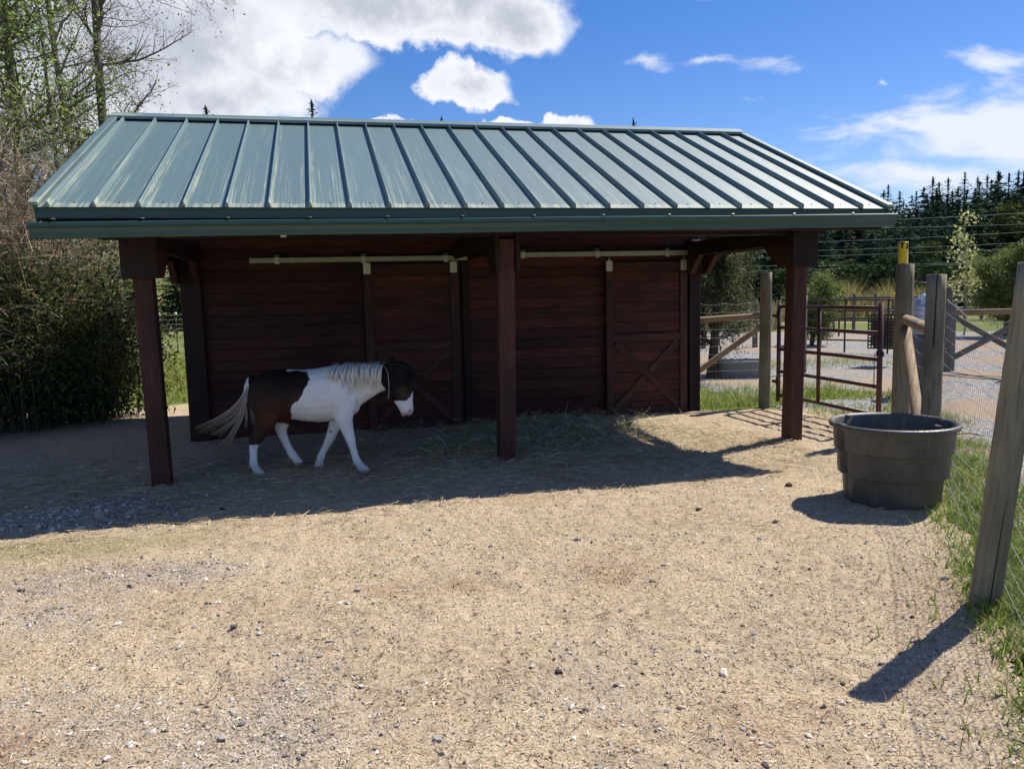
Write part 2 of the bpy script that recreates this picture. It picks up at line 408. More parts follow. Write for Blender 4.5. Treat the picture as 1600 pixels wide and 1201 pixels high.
def m_dirt():
    t = MT('straw_strewn_dirt'); co = t.co('Object'); g = t.attr('Col', 'Color'); sp = t.nd('ShaderNodeSeparateColor'); t.L.new(g, sp.inputs[0])
    n1 = t.noise(co, 1.1, 5, .6); n2 = t.noise(co, 22, 6, .7); n3 = t.noise(co, 90, 4, .7)
    soil = t.ramp(n2, [(.32, (.175, .132, .09)), (.5, (.375, .29, .198)), (.66, (.555, .45, .32))])
    straw = t.ramp(n3, [(.34, (.185, .142, .097)), (.48, (.435, .343, .232)), (.60, (.655, .545, .39))])
    col = t.mix(t.math('ADD', t.math('MULTIPLY', t.sm(n1, .35, .62), .5), .3), soil, straw)
    red = t.noise(co, .8, 4, .6, 0.5); col = t.mix(t.math('MULTIPLY', t.sm(t.math('ADD', red, t.math('MULTIPLY', sp.outputs[2], .3)), .56, .72), .5), col, (.27, .14, .075))
    vc = t.voro(co, 70, 'Color'); vs_ = t.nd('ShaderNodeSeparateColor'); t.L.new(vc, vs_.inputs[0])
    peb = t.ramp(vs_.outputs[0], [(0, (.14, .125, .11)), (.5, (.32, .285, .245)), (1, (.55, .50, .44))])
    col = t.mix(t.math('MULTIPLY', t.sm(t.math('ADD', sp.outputs[0], t.math('MULTIPLY', t.math('SUBTRACT', n2, .5), .9)), .25, .85), .62), col, peb)
    col = t.mix(t.math('MULTIPLY', t.sm(t.math('ADD', sp.outputs[1], t.math('SUBTRACT', n2, .5)), .35, .8), .55), col, (.20, .20, .075))
    fl = t.noise(co, 48, 3, .6); col = t.mix(t.math('MULTIPLY', t.sm(fl, .66, .72), .8), col, (.07, .05, .035))
    dd = t.math('SUBTRACT', 1.0, t.sm(t.voro(co, 70), .0, .6)); h = t.math('ADD', t.math('MULTIPLY', n3, .9), t.math('MULTIPLY', dd, sp.outputs[0])); h = t.math('ADD', h, n2); h = t.math('ADD', h, t.math('MULTIPLY', t.noise(co, 7, 3, .5), 3.0))
    t.bump(h, .8, .013)
    return t.done(col, .92, 0, .12)
M_DIRT = m_dirt()
def m_gravel():
    t = MT('grey_gravel_drive'); co = t.co('Object'); vc = t.voro(co, 34, 'Color'); s = t.nd('ShaderNodeSeparateColor'); t.L.new(vc, s.inputs[0])
    peb = t.ramp(s.outputs[0], [(0, (.10, .10, .105)), (.5, (.23, .225, .225)), (1, (.44, .43, .42))]); n = t.noise(co, .55, 5, .6); n2 = t.noise(co, 30, 4, .7)
    col = t.mix(t.math('MULTIPLY', t.sm(n, .44, .60), .85), peb, t.ramp(n2, [(.3, (.22, .15, .095)), (.7, (.45, .34, .22))]))
    t.bump(t.math('ADD', t.voro(co, 34), n2), .8, .015); return t.done(col, .9, 0, .15)
def m_field():
    t = MT('pasture_ground'); co = t.co('Object'); n = t.noise(co, .22, 5, .6); n2 = t.noise(co, 9, 5, .7)
    grass = t.ramp(n2, [(.3, (.07, .095, .022)), (.55, (.14, .17, .04)), (.75, (.25, .26, .08))])
    dirt = t.ramp(n2, [(.3, (.19, .13, .085)), (.7, (.40, .30, .20))])
    col = t.mix(t.sm(n, .52, .64), grass, dirt); t.bump(n2, .7, .03); return t.done(col, .95, 0, .1)
M_FIELD = m_field(); M_GRAVEL = m_gravel()
def sheet(name, x0, x1, y0, y1, st, zf, mat, keep=None, colf=None):
    xs = np.arange(x0, x1+st*.5, st); ys = np.arange(y0, y1+st*.5, st); X, Y = np.meshgrid(xs, ys); nx, ny = len(xs), len(ys)
    V = np.stack([X, Y, zf(X, Y)], -1).reshape(-1, 3); i = np.arange(nx*ny).reshape(ny, nx)
    F = np.stack([i[:-1, :-1], i[:-1, 1:], i[1:, 1:], i[1:, :-1]], -1).reshape(-1, 4)
    if keep is not None:
        c = V[F].mean(1); F = F[keep(c[:, 0], c[:, 1])]
        u, inv = np.unique(F, return_inverse=True); V = V[u]; F = inv.reshape(-1, 4)
    o = obj(name, mesh_np(name, V, F, mat, None if colf is None else colf(V[:, 0], V[:, 1]), True)); o['kind'] = 'structure'; return o
def hill(x, y):
    r = np.hypot(x-1.4, y+7.3); return -.012+np.clip((r-62)/90, 0, 1.3)**1.3*7.0+.25*fbm(x, y, 25, 2, 9)*np.clip((r-30)/40, 0, 1)
gV = []
# ground: polar sheet, fine near by, out to the horizon
rr = np.concatenate([[0], np.geomspace(3, 900, 60)]); aa = np.linspace(0, 2*np.pi, 121)[:-1]
Rr, Aa = np.meshgrid(rr, aa, indexing='ij'); GX = 1.4+Rr*np.cos(Aa); GY = -7.3+Rr*np.sin(Aa)
ii = np.arange(GX.size).reshape(GX.shape); F = np.stack([ii[:-1], np.roll(ii, -1, 1)[:-1], np.roll(ii, -1, 1)[1:], ii[1:]], -1).reshape(-1, 4)
o = obj('ground', mesh_np('ground', np.stack([GX, GY, hill(GX, GY)], -1).reshape(-1, 3), F[:, ::-1], M_FIELD, None, True)); o['kind'] = 'structure'
def in_pad(x, y):
    s = fence_side(x, y)+.09*fbm(x, y, .5, 3, 61)
    lft = x > -3.6+.3*fbm(x, y, .7, 3, 62)
    back = np.where(x > 6.25, y < 2.25+.3*fbm(x, y, .6, 3, 63), y < 5.6+.3*fbm(x, y, .7, 2, 64))
    gate = (x < 7.35+.15*fbm(x, y, .4, 3, 65)+.15)
    return np.where(y > -.4, gate, s < .12) & lft & back
def padcol(x, y):
    moss = np.exp(-((y+1.75+.1*x)/.35)**2)*np.clip(1.1-(x+.2)*.6, 0, 1)*.8+.35*np.clip(fbm(x, y, .8, 3, 77), 0, 1)*np.clip(1-(x+1)/4, 0, 1)
    return np.stack([gravel_amt(x, y), np.clip(moss, 0, 1), np.exp(-(((x+.05)/.45)**2+((y+4.55)/.35)**2))], -1)
sheet('dirt_paddock', -4.0, 8.0, -8.0, 6.0, .036, lambda x, y: .016+np.where((y < 1.2) & (y > -6.8), dirt_z(x, y)+.006, .004+.3*dirt_z(x, y)), M_DIRT, in_pad, padcol)
def in_drive(x, y):
    s = fence_side(x, y); edge = .55+.35*fbm(x, y, 1.2, 3, 81)
    return np.where(y > -.2, (x > 7.45+.25*fbm(x, y, 1.0, 3, 82)), s > edge) & (x < 40) & (y < 26+1.5*fbm(x, y, 4, 3, 83)) & ((y < 2.6+.4*fbm(x, y, 1, 3, 84)) | (x > 9.4+.5*fbm(x, y, 1.5, 3, 85)) | ((y > 3.7+.5*fbm(x, y, .8, 3, 87)) & (x > 6.6)))
sheet('gravel_drive', 2.0, 40.0, -14.0, 28.0, .2, lambda x, y: -.004+.003*fbm(x, y, .6, 2, 86), M_GRAVEL, in_drive)

# ------------------------------------------------------------------ the shelter
L0, L1, WY = 0.0, 6.16, 2.33
barn = thing('horse_shelter', (3.08, 2.3, 0), 'dark red timber horse shelter with green standing seam metal roof and open porch', 'shelter')
EY, EZ, RY, RZ = -.59, 2.35, 2.29, 3.61; RX0, RX1 = -.647, 6.778
sl = Vector((0, RY-EY, RZ-EZ)); sn = Vector((0, -sl.z, sl.y)).normalized()
# roof: a deck of boards, with its metal on top
def slab(P, n, th):
    P = [Vector(p) for p in P]; n = Vector(n); V = [tuple(p) for p in P]+[tuple(p-n*th) for p in P]; k = len(P)
    F4 = [[i, (i+1) % k, k+(i+1) % k, k+i] for i in range(k)]
    top = [list(range(k))]; bot = [list(range(2*k-1, k-1, -1))]
    V = np.array(V); Fs = [np.array([f[::-1] for f in F4])]
    Fs.append(np.array(top+bot)) if k != 4 else Fs.__setitem__(0, np.concatenate([Fs[0], np.array(top+bot)]))
    return V, Fs
by = 2*RY-EY; sn2 = Vector((0, sl.z, sl.y)).normalized()
deck_f = slab([(RX0+.03, EY+.02, EZ+.0), (RX1-.03, EY+.02, EZ), (RX1-.03, RY, RZ-.008), (RX0+.03, RY, RZ-.008)], sn, .03)
deck_b = slab([(RX0+.03, RY, RZ-.008), (RX1-.03, RY, RZ-.008), (RX1-.03, by-.02, EZ), (RX0+.03, by-.02, EZ)], sn2, .03)
V, F = join([deck_f, deck_b]); V[:, 2] -= .012
roof = obj('roof', mesh_np('roof_deck', V, F, M_DARKTIMBER), barn)
seams = [-.539+.3185*i for i in range(23)]; edges = [RX0]+seams+[RX1]
def up_roof(x, s, off=0.0, back=False):
    p = Vector((x, EY, EZ))+sl*s+sn*off
    if back: p.y = 2*RY-p.y
    return p
for bk in (False, True):
    nn = sn2 if bk else sn
    for a, b in zip(edges[:-1], edges[1:]):
        x = (a+b)/2; w = b-a-.004; dz = rnd.uniform(-.0012, .0012)
        timber('roof_panel', roof, up_roof(x, -.012, .002+dz, bk), up_roof(x, .995, .002+dz, bk), w, .004, M_ROOF, nn, .001)
    for x in seams:
        V, F = box_np((sl.length)*1.005, .016, .042, .004); top = V[:, 2] > 0; V[:, 1] = np.where(top, V[:, 1]*.75, V[:, 1]*1.9)
        me = bpy.data.meshes.get('roof_seam') or mesh_np('roof_seam', V, F, M_ROOF)
        obj('roof_seam', me, roof, frame(up_roof(x, -.010, .025, bk), up_roof(x, .993, .025, bk), nn))
    for x in (RX0+.012, RX1-.012):                     # rake trim
        timber('rake_trim', roof, up_roof(x, -.014, .030, bk), up_roof(x, 1.0, .030, bk), .07, .028, M_ROOF, nn, .003)
        timber('rake_fascia', roof, up_roof(x, -.008, -.06, bk), up_roof(x, .998, -.06, bk), .022, .13, M_TRIM, nn, .004)
# screws along the eave
scr = mesh_np('screw', *box_np(.011, .011, .010, .003), M_TRIM)
for a, b in zip(edges[1:-1], edges[2:]): obj('screw', scr, roof, frame(up_roof((a+b)/2, .022, .007), up_roof((a+b)/2, .026, .007), sn))
# ridge cap: two folded strips
rc = []
for s in (-1, 1):
    n_ = sn if s < 0 else sn2; dvec = Vector((0, s*sl.y, -sl.z)).normalized()
    p = Vector((0, RY, RZ+.058)); rc.append(slab([(RX0-.03, p.y, p.z), (RX1+.02, p.y, p.z), (RX1+.02, *(p+dvec*.17).yz), (RX0-.03, *(p+dvec*.17).yz)][::(1 if s > 0 else -1)], n_, .004))
    q = p+dvec*.17; rc.append(slab([(RX0-.03, q.y, q.z), (RX1+.02, q.y, q.z), (RX1+.02, q.y, q.z-.03), (RX0-.03, q.y, q.z-.03)], (0, s, 0), .004))
V, F = join(rc); obj('ridge_cap', mesh_np('ridge_cap', V, F, M_ROOF), roof)
# eave trim, fascia board, gutter
timber('eave_trim', roof, (RX0+.005, EY+.005, EZ-.052), (RX1-.005, EY+.005, EZ-.052), .012, .085, M_TRIM)
timber('fascia_board', roof, (RX0+.04, EY+.045, 2.225), (RX1-.04, EY+.045, 2.225), .04, .165, M_DARKTIMBER)
def gutter():
    prof = [(0, .118), (0, 0), (.062, 0), (.070, .012), (.070, .040), (.088, .072), (.104, .086), (.104, .112), (.092, .118), (.092, .110), (.098, .105), (.098, .09), (.082, .076), (.064, .044), (.064, .006), (.006, .006), (.006, .118)]
    n = 40; xs = np.linspace(RX0-.02, RX1+.03, n); V = []
    for x in xs:
        f = (x-RX0)/(RX1-RX0); z0 = 2.104+.061*f+.002*math.sin(x*2.1)
        for (a, b) in prof: V.append((x, EY-.004-a, z0+b))
    k = len(prof); F = [[i*k+j, (i+1)*k+j, (i+1)*k+(j+1) % k, i*k+(j+1) % k] for i in range(n-1) for j in range(k)]
    caps = []
    for i in (0, n-1):
        c0 = [i*k+j for j in (0, 1, 2, 3)]; caps += [c0, [i*k+j for j in (0, 3, 4, 5)], [i*k+j for j in (0, 5, 6, 7)]]
    return np.array(V), [np.array(F+caps)]
g_ = gutter(); gut = obj('gutter', mesh_np('gutter', *g_, M_TRIM), barn)
for i in range(12):
    x = RX0+.15+i*.62; timber('gutter_hanger', gut, (x, EY-.002, 2.245+.047*(x-RX0)/7.4), (x, EY-.10, 2.245+.047*(x-RX0)/7.4), .022, .004, M_GALV)
# rafters under the deck
for i in range(12):
    x = RX0+.12+i*(RX1-RX0-.24)/11
    timber('rafter', barn, up_roof(x, .03, -.115), up_roof(x, .99, -.115), .04, .14, M_DARKTIMBER, sn)
# posts, caps and side beams
for x, xt, nm in ((0.0, -.035, 'l'), (3.075, 3.115, 'm'), (6.15, 6.19, 'r')):
    timber('porch_post', barn, (x, 0.0, -.15), (xt, 0, 2.12), .155, .155, M_TIMBER, (0, 1, 0), .008)
    w = .065 if nm != 'm' else .04
    for s in (-1, 1):
        xb = xt+s*(.0775+w/2+.001)
        timber('side_beam', barn, (xb, -.10, 2.13), (xb, WY-.02, 2.13), w, .17, M_DARKTIMBER, (0, 0, 1), .005)
        # chamfered gusset hanging under the beam at the post
        for (y0, y1, y2) in (((-.11, .10, .40),) if nm == 'm' else ((-.11, .12, .42), (WY-.03, WY-.17, WY-.43))):
            zb = 1.815; P = [(xb-s*0, y0, 2.046), (xb, y2, 2.046), (xb, y1, zb), (xb, y0, zb)]
            n_ = Vector((1, 0, 0)); Vv, Ff = slab([Vector(p)+n_*(w/2) for p in P], n_, w)
            obj('gusset', mesh_np('gusset', Vv, Ff, M_TIMBER if nm != 'm' else M_DARKTIMBER), barn)
for xc in (-.035, 6.19): timber('cap_plate', barn, (xc, -.128, 1.815), (xc, -.128, 2.215), .034, .288, M_DARKTIMBER, (1, 0, 0), .005)
timber('header_beam', barn, (RX0+.3, .0, 2.19), (RX1-.3, .0, 2.19), .14, .10, M_DARKTIMBER)
# front wall: dark core, boards, corner timbers
def core(name, p0, p1, parent, mat=M_DARKTIMBER):
    c_ = (Vector(p0)+Vector(p1))/2; d_ = Vector(p1)-Vector(p0); return obj(name, mesh_np(name, *box_np(abs(d_.x), abs(d_.y), abs(d_.z), .002), mat), parent, Matrix.Translation(c_))
wall = core('front_wall', (-.05, WY+.034, 0.0), (6.2, WY+.08, 2.95), barn)
PIT = .1285
def boards(parent, x0, x1, z0, z1, y, mat, th=.03, name='plank', ph=0.0):
    z = z0+ph
    while z < z1-.02:
        h = min(PIT, z1-z); dy = rnd.uniform(-.003, .003); 
        timber(name, parent, (x0, y+th/2+dy, z+h/2), (x1, y+th/2+dy, z+h/2+rnd.uniform(-.002, .002)), th, h-.0022-rnd.uniform(0, .0015), mat, (0, 0, 1), .0025)
        z += PIT
boards(wall, .11, 3.09, .02, 2.95, WY, M_PLANK); boards(wall, 3.19, 6.08, .02, 2.95, WY, M_PLANK)
timber('corner_post', wall, (.0, WY+.0, -.1), (.0, WY, 2.25), .22, .16, M_DARKTIMBER, (0, 1, 0), .006)
timber('corner_post', wall, (6.165, WY+.0, -.1), (6.165, WY, 2.25), .155, .16, M_DARKTIMBER, (0, 1, 0), .006)
timber('wall_post', wall, (3.14, WY+.005, -.1), (3.14, WY+.005, 2.95), .09, .07, M_DARKTIMBER, (0, 1, 0), .005)
timber('sill_beam', wall, (.1, WY+.045, -.02), (6.1, WY+.045, -.02), .05, .12, M_DARKTIMBER)
for nm, xs in (('left', -.08), ('right', 6.24)):
    sw = core('side_wall', (xs-.03, WY+.1, 0), (xs+.03, 4.7, 2.45), barn); sg = -1 if nm == 'left' else 1
    z = .03
    while z < 2.4:
        timber('plank', sw, (xs+sg*.045, WY+.1, z+PIT/2), (xs+sg*.045, 4.7, z+PIT/2), .025, PIT-.008, M_PLANK, (0, 0, 1), .005); z += PIT
    Vg, Fg = slab([(xs+.03, RY-2.4, 2.45), (xs+.03, RY+2.4, 2.45), (xs+.03, RY, 3.50)], (1, 0, 0), .05); gm = mesh_np('gable', Vg, Fg, M_PLANK); obj('gable', gm, barn)
bw = core('back_wall', (-.05, 4.66, 0), (6.2, 4.72, 2.45), barn)
# sliding doors, tracks
def door(x0, x1, z0, z1):
    y = WY-.075
    d = core('sliding_door', (x0+.02, y+.03, z0+.02), (x1-.02, y+.045, z1-.01), barn)
    sw_ = .10
    boards(d, x0+.05, x1-.05, z0+.03, z1, y+.012, M_DOOR, .016, 'plank', .02)
    fy = y
    timber('stile', d, (x0+sw_/2, fy, z0), (x0+sw_/2, fy, z1), .022, sw_, M_STILE, (1, 0, 0), .004)
    timber('stile', d, (x1-sw_/2, fy, z0), (x1-sw_/2, fy, z1), .022, sw_, M_STILE, (1, 0, 0), .004)
    zr = 1.015
    for z in (z0+.05, zr, z1-.05):
        timber('rail', d, (x0+sw_+.002, fy+.001, z), (x1-sw_-.002, fy+.001, z), .020, .095, M_STILE, (0, 0, 1), .004)
    a, b, cz, dz = x0+sw_+.03, x1-sw_-.03, z0+.11, zr-.06
    timber('cross_brace', d, (a, fy+.002, dz), (b, fy+.002, cz), .017, .085, M_STILE, (0, 0, 1), .004)
    m0 = Vector(((a+b)/2, fy+.002, (cz+dz)/2)); e = (Vector((b, 0, dz))-Vector((a, 0, cz))).normalized()*.055
    timber('cross_brace', d, (a, fy+.002, cz), m0-e, .017, .085, M_STILE, (0, 0, 1), .004)
    timber('cross_brace', d, m0+e, (b, fy+.002, dz), .017, .085, M_STILE, (0, 0, 1), .004)
    for x in (x0+.045, x1-.055):
        h = timber('door_hanger', d, (x, fy-.016, z1-.115), (x, fy-.016, z1+.015), .007, .085, M_GALV, (1, 0, 0), .003)
        tube('hanger_bolt', d, [(x, fy-.012, z1+.0), (x, fy-.012, z1+.07)], .008, M_GALV, 6)
    return d
door(1.915, 3.045, .015, 2.0); door(4.935, 6.055, .01, 1.985)
def track(x0, x1, z, brk):
    y = WY-.075; t = timber('door_track', barn, (x0, y, z), (x1, y, z+.004), .045, .062, M_TRACK, (0, 0, 1), .006)
    for x in brk:
        timber('track_bracket', t, (x, y-.028, z-.045), (x, y-.028, z+.035), .005, .05, M_GALV, (1, 0, 0), .002)
        timber('track_bracket', t, (x, y+.04, z+.055), (x, y-.03, z+.055), .05, .006, M_GALV, (0, 0, 1), .002)
        timber('bracket_plate', t, (x, WY-.004, z+.03), (x, WY-.004, z+.095), .006, .05, M_GALV, (1, 0, 0), .002)
        timber('bracket_block', t, (x-.12, WY-.008, z+.07), (x+.12, WY-.008, z+.07), .02, .05, M_DARKTIMBER, (0, 0, 1), .01)
track(.645, 3.165, 2.058, (.95, 1.925, 2.90)); track(3.76, 6.06, 2.088, (3.86, 4.82, 5.77))
for (x, y, z) in ((1.15, EY-.02, 2.115),): obj('gutter_bolt', mesh_np('gutter_bolt', *box_np(.05, .03, .025, .008), M_GALV), gut, Matrix.Translation((x, y, z)))

# ------------------------------------------------------------------ pony
def make_pony():
    """side profile measured in a flat frame: X forward, Y up, in 1/671 m; near side = towards the yard"""
    S = .00149; org = gnd(486, 739); org.z = .014
    fwd = Vector((.967, -.255, 0)).normalized(); near = Vector((fwd.y, -fwd.x, 0))      # right-hand side of the pony
    B = Matrix(((fwd.x, -near.x, 0, org.x), (fwd.y, -near.y, 0, org.y), (0, 0, 1, org.z), (0, 0, 0, 1)))   # local x fwd, local -y near, z up
    def P(X, Y, w=0.): return np.array([(X-820)*S, -w, (797-Y)*S])
    parts = []
    def loft(rings, s=20):
        """rings: (centre, dir_a, ra, dir_b, rb)"""
        V = []
        for c_, a, ra, b, rb in rings:
            for k in range(s):
                t = 2*math.pi*k/s; V.append(c_+a*ra*math.cos(t)+b*rb*math.sin(t))
        n = len(rings); F = [[i*s+k, i*s+(k+1) % s, (i+1)*s+(k+1) % s, (i+1)*s+k] for i in range(n-1) for k in range(s)]; F3 = []
        for e in (0, n-1):
            c_ = len(V); V.append(rings[e][0]); b0 = e*s
            F3 += [[b0+(k+1) % s, b0+k, c_] if e == 0 else [b0+k, b0+(k+1) % s, c_] for k in range(s)]
        parts.append((np.array(V), [np.array(F), np.array(F3)]))
    Z = np.array([0, 0, 1.]); Yv = np.array([0, 1., 0])
    tr = [(478, 250, 380, .07), (495, 212, 430, .125), (535, 178, 480, .175), (600, 158, 470, .215), (700, 152, 455, .235), (800, 158, 474, .255), (900, 150, 484, .255), (980, 138, 478, .235), (1045, 142, 468, .205), (1095, 175, 452, .165), (1130, 225, 428, .11), (1148, 275, 395, .05)]
    loft([(P(X, (a+b)/2), Z, (b-a)/2*S, Yv, w) for X, a, b, w in tr])
    def limb(ch, s=14):
        """ch: (X, Y, w, r_along, r_side)"""
        R_ = []
        for i, (X, Y, w, r, rs) in enumerate(ch):
            j0, j1 = max(0, i-1), min(len(ch)-1, i+1)
            d = P(*ch[j1][:3])-P(*ch[j0][:3]); d /= np.linalg.norm(d); a = np.cross(d, Yv); a /= np.linalg.norm(a)
            R_.append((P(X, Y, w), a, r, np.cross(a, d), rs))
        loft(R_, s)
    # neck, head
    limb([(1040, 290, 0, .205, .15), (1110, 268, 0, .19, .125), (1180, 248, 0, .155, .105), (1250, 226, 0, .128, .09), (1310, 212, 0, .118, .08), (1365, 205, 0, .10, .072)])
    limb([(1378, 130, 0, .050, .040), (1388, 150, 0, .092, .070), (1398, 200, 0, .126, .092), (1402, 250, 0, .130, .096), (1405, 290, 0, .120, .092), (1412, 335, 0, .100, .078), (1424, 375, 0, .078, .064), (1433, 408, 0, .066, .058), (1437, 432, 0, .058, .056), (1435, 451, 0, .034, .038)], 18)
    limb([(1425, 430, 0, .02, .03), (1415, 446, 0, .030, .034), (1410, 456, 0, .014, .02)])       # lower lip
    # legs
    nr, fr_ = .125, -.125
    limb([(1065, 270, nr-.075, .11, .06), (1062, 340, nr-.03, .125, .068), (1058, 405, nr-.005, .105, .066), (1066, 470, nr, .075, .058), (1082, 535, nr-.01, .054, .047), (1098, 590, nr-.01, .043, .042), (1108, 640, nr-.012, .033, .032), (1120, 690, nr-.012, .032, .032), (1129, 722, nr-.012, .040, .037), (1146, 748, nr-.012, .035, .034), (1160, 764, nr-.012, .045, .043), (1170, 782, nr-.012, .054, .05), (1174, 798, nr-.012, .062, .056)])
    limb([(1020, 360, fr_+.01, .12, .065), (1000, 430, fr_, .095, .062), (976, 490, fr_, .068, .055), (952, 550, fr_+.01, .052, .047), (930, 600, fr_+.012, .044, .042), (905, 645, fr_+.012, .034, .032), (880, 690, fr_+.012, .033, .032), (866, 722, fr_+.012, .040, .037), (857, 748, fr_+.012, .034, .033), (852, 764, fr_+.012, .043, .042), (855, 780, fr_+.012, .053, .05), (856, 797, fr_+.012, .060, .055)])
    limb([(580, 230, nr-.075, .15, .08), (582, 300, nr-.04, .165, .088), (587, 365, nr-.02, .15, .085), (596, 420, nr-.01, .125, .075), (570, 480, nr-.015, .092, .062), (532, 540, nr-.02, .065, .05), (500, 590, nr-.02, .052, .042), (492, 630, nr-.022, .038, .034), (489, 690, nr-.022, .034, .033), (487, 728, nr-.022, .042, .038), (499, 755, nr-.022, .036, .035), (508, 774, nr-.022, .044, .043), (518, 791, nr-.022, .054, .05), (523, 807, nr-.022, .062, .056)])
    limb([(620, 330, fr_+.02, .15, .08), (645, 420, fr_+.01, .115, .072), (640, 480, fr_+.01, .080, .06), (622, 530, fr_+.015, .058, .045), (632, 575, fr_+.018, .043, .038), (652, 625, fr_+.02, .035, .033), (674, 672, fr_+.02, .034, .033), (688, 702, fr_+.02, .041, .037), (706, 725, fr_+.02, .035, .034), (716, 742, fr_+.02, .042, .042), (734, 768, fr_+.02, .045, .046)])
    for w in (-1, 1):      # ears, cheeks, brow
        limb([(1352, 150, w*.045, .022, .028), (1345, 125, w*.058, .026, .022), (1346, 100, w*.062, .020, .012), (1354, 82, w*.060, .005, .004)], 10)
        limb([(1345, 262, w*.052, .05, .03), (1362, 300, w*.058, .06, .03), (1385, 330, w*.045, .035, .025)], 10)
        limb([(1430, 272, w*.074, .02, .012), (1445, 285, w*.078, .026, .016), (1450, 300, w*.072, .018, .012)], 10)
    limb([(500, 215, 0, .05, .05), (474, 222, 0, .042, .042), (458, 250, 0, .034, .034), (445, 300, 0, .03, .03), (432, 350, 0, .02, .02)])       # tail dock
    V, F = join(parts); me0 = mesh_np('pony_raw', V, F); tmp = bpy.data.objects.new('pony_raw', me0); COL.objects.link(tmp)
    rm = tmp.modifiers.new('r', 'REMESH'); rm.mode = 'VOXEL'; rm.voxel_size = .0095; rm.use_smooth_shade = True
    sm = tmp.modifiers.new('s', 'SMOOTH'); sm.factor = .6; sm.iterations = 5
    dg = bpy.context.evaluated_depsgraph_get(); me = bpy.data.meshes.new_from_object(tmp.evaluated_get(dg)); bpy.data.objects.remove(tmp)
    n = len(me.vertices); co = np.zeros(n*3, np.float32); me.vertices.foreach_get('co', co); co = co.reshape(-1, 3)
    X = co[:, 0]/S+820; Y = 797-co[:, 2]/S; w = -co[:, 1]
    X = X+5*fbm(co[:, 0]*3, co[:, 2]*3, .12, 3, 4); Y2 = Y+5*fbm(co[:, 0]*3, co[:, 2]*3, .12, 3, 8)
    white = np.array([.93, .92, .90]); brown = np.array([.075, .034, .022]); black = np.array([.008, .007, .0075]); chest = np.array([.15, .055, .026])
    col = np.tile(white, (n, 1))
    bx = np.interp(Y2, [100, 138, 160, 168, 205, 240, 290, 325, 355, 420, 458, 520, 560], [690, 700, 722, 845, 882, 862, 838, 822, 770, 752, 722, 690, 640])
    body = (X < bx) & (Y < 640)
    mixb = np.clip((Y-170)/170+.3*fbm(X/671, Y/671, .12, 3, 44), .08, 1)[:, None]
    bcol = black*(1-mixb*.8)+brown*mixb*.8; ch_ = (.6*np.exp(-(((X-640)/75)**2+((Y-450)/75)**2)))[:, None]; bcol = bcol*(1-ch_)+chest*ch_
    col[body] = bcol[body]
    nearleg = w > 0
    sockB = nearleg & (Y2 > 606) & (X < 600); col[sockB] = white
    sockA = (~nearleg) & (X > 545) & (Y2 > 470+.35*(X-570)) & (X < 780) & (Y > 455); col[sockA] = white
    tailroot = (X < 470) & (Y < 420); col[tailroot] = white
    hx = np.interp(Y2, [80, 150, 240, 282, 340, 352], [1300, 1296, 1288, 1316, 1330, 1350]); hy = np.interp(X, [1285, 1340, 1360, 1440, 1462, 1480], [330, 352, 358, 356, 335, 300])
    head = (X > hx) & (Y2 < hy); ck = np.exp(-(((X-1432)/42)**2+((Y-312)/44)**2))[:, None]
    hcol = black*(1-ck)+np.array([.075, .042, .03])*ck; col[head] = hcol[head]
    pk = np.clip(np.exp(-(((X-1432)/30)**2+((Y-446)/16)**2))*1.2, 0, 1)[:, None]; col = col*(1-pk)+np.array([.62, .34, .31])*pk
    nos = np.exp(-(((X-1458)/9)**2+((Y-424)/10)**2))[:, None]*(np.abs(w)[:, None] > .02); col = col*(1-nos)+black*nos
    hoof = (Y > 770) & (X > 780) | (Y > 782) & (X < 640) | (Y > 745) & (X > 640) & (X < 780); col[hoof] = np.array([.33, .28, .21])
    dirty = np.clip((Y-690)/70, 0, 1)[:, None]*.45; col = col*(1-dirty)+np.array([.36, .29, .20])*dirty*.9+col*0
    for (sx, sy, r) in ((940, 552, 6), (604, 598, 5), (1265, 210, 8)): 
        m_ = (((X-sx)/r)**2+((Y-sy)/r)**2 < 1); col[m_] = black*2.2
    at_ = me.color_attributes.new('Col', 'FLOAT_COLOR', 'POINT'); at_.data.foreach_set('color', np.concatenate([col, np.ones((n, 1))], 1).astype(np.float32).ravel())
    t = MT('pony_coat'); f1 = t.math('ADD', t.noise(t.co('Object', (14, 30, 40)), 6, 5, .7), t.math('MULTIPLY', t.noise(t.co('Object'), 8, 3, .5), 2.2)); t.bump(f1, .45, .010)
    c2 = t.mix(t.math('MULTIPLY', t.sm(t.noise(t.co('Object'), 7, 6, .65), .45, .75), .38), t.attr(), (.62, .52, .40), 'MULTIPLY'); mat = t.done(c2, .75, 0, .2);
    me.materials.clear(); me.materials.append(mat); me.polygons.foreach_set('use_smooth', np.ones(len(me.polygons), bool))
    root = obj('pony', me, None, B); tag(root, 'small brown and white pinto pony walking in the shade of the shelter', 'pony')
    # short coat hair lying back and down over the body
    nm_ = np.zeros(n*3, np.float32); me.vertices.foreach_get('normal', nm_); nm_ = nm_.reshape(-1, 3); rg = np.random.default_rng(3); pk_ = rg.integers(0, n, 26000); Nn = nm_[pk_]
    fl = np.array([-.45, 0, -1.])+rg.normal(0, .22, (len(pk_), 3)); fl -= Nn*(fl*Nn).sum(1, keepdims=True); fl /= np.linalg.norm(fl, axis=1, keepdims=True)+1e-6; fl = fl+Nn*rg.uniform(.08, .3, (len(pk_), 1))
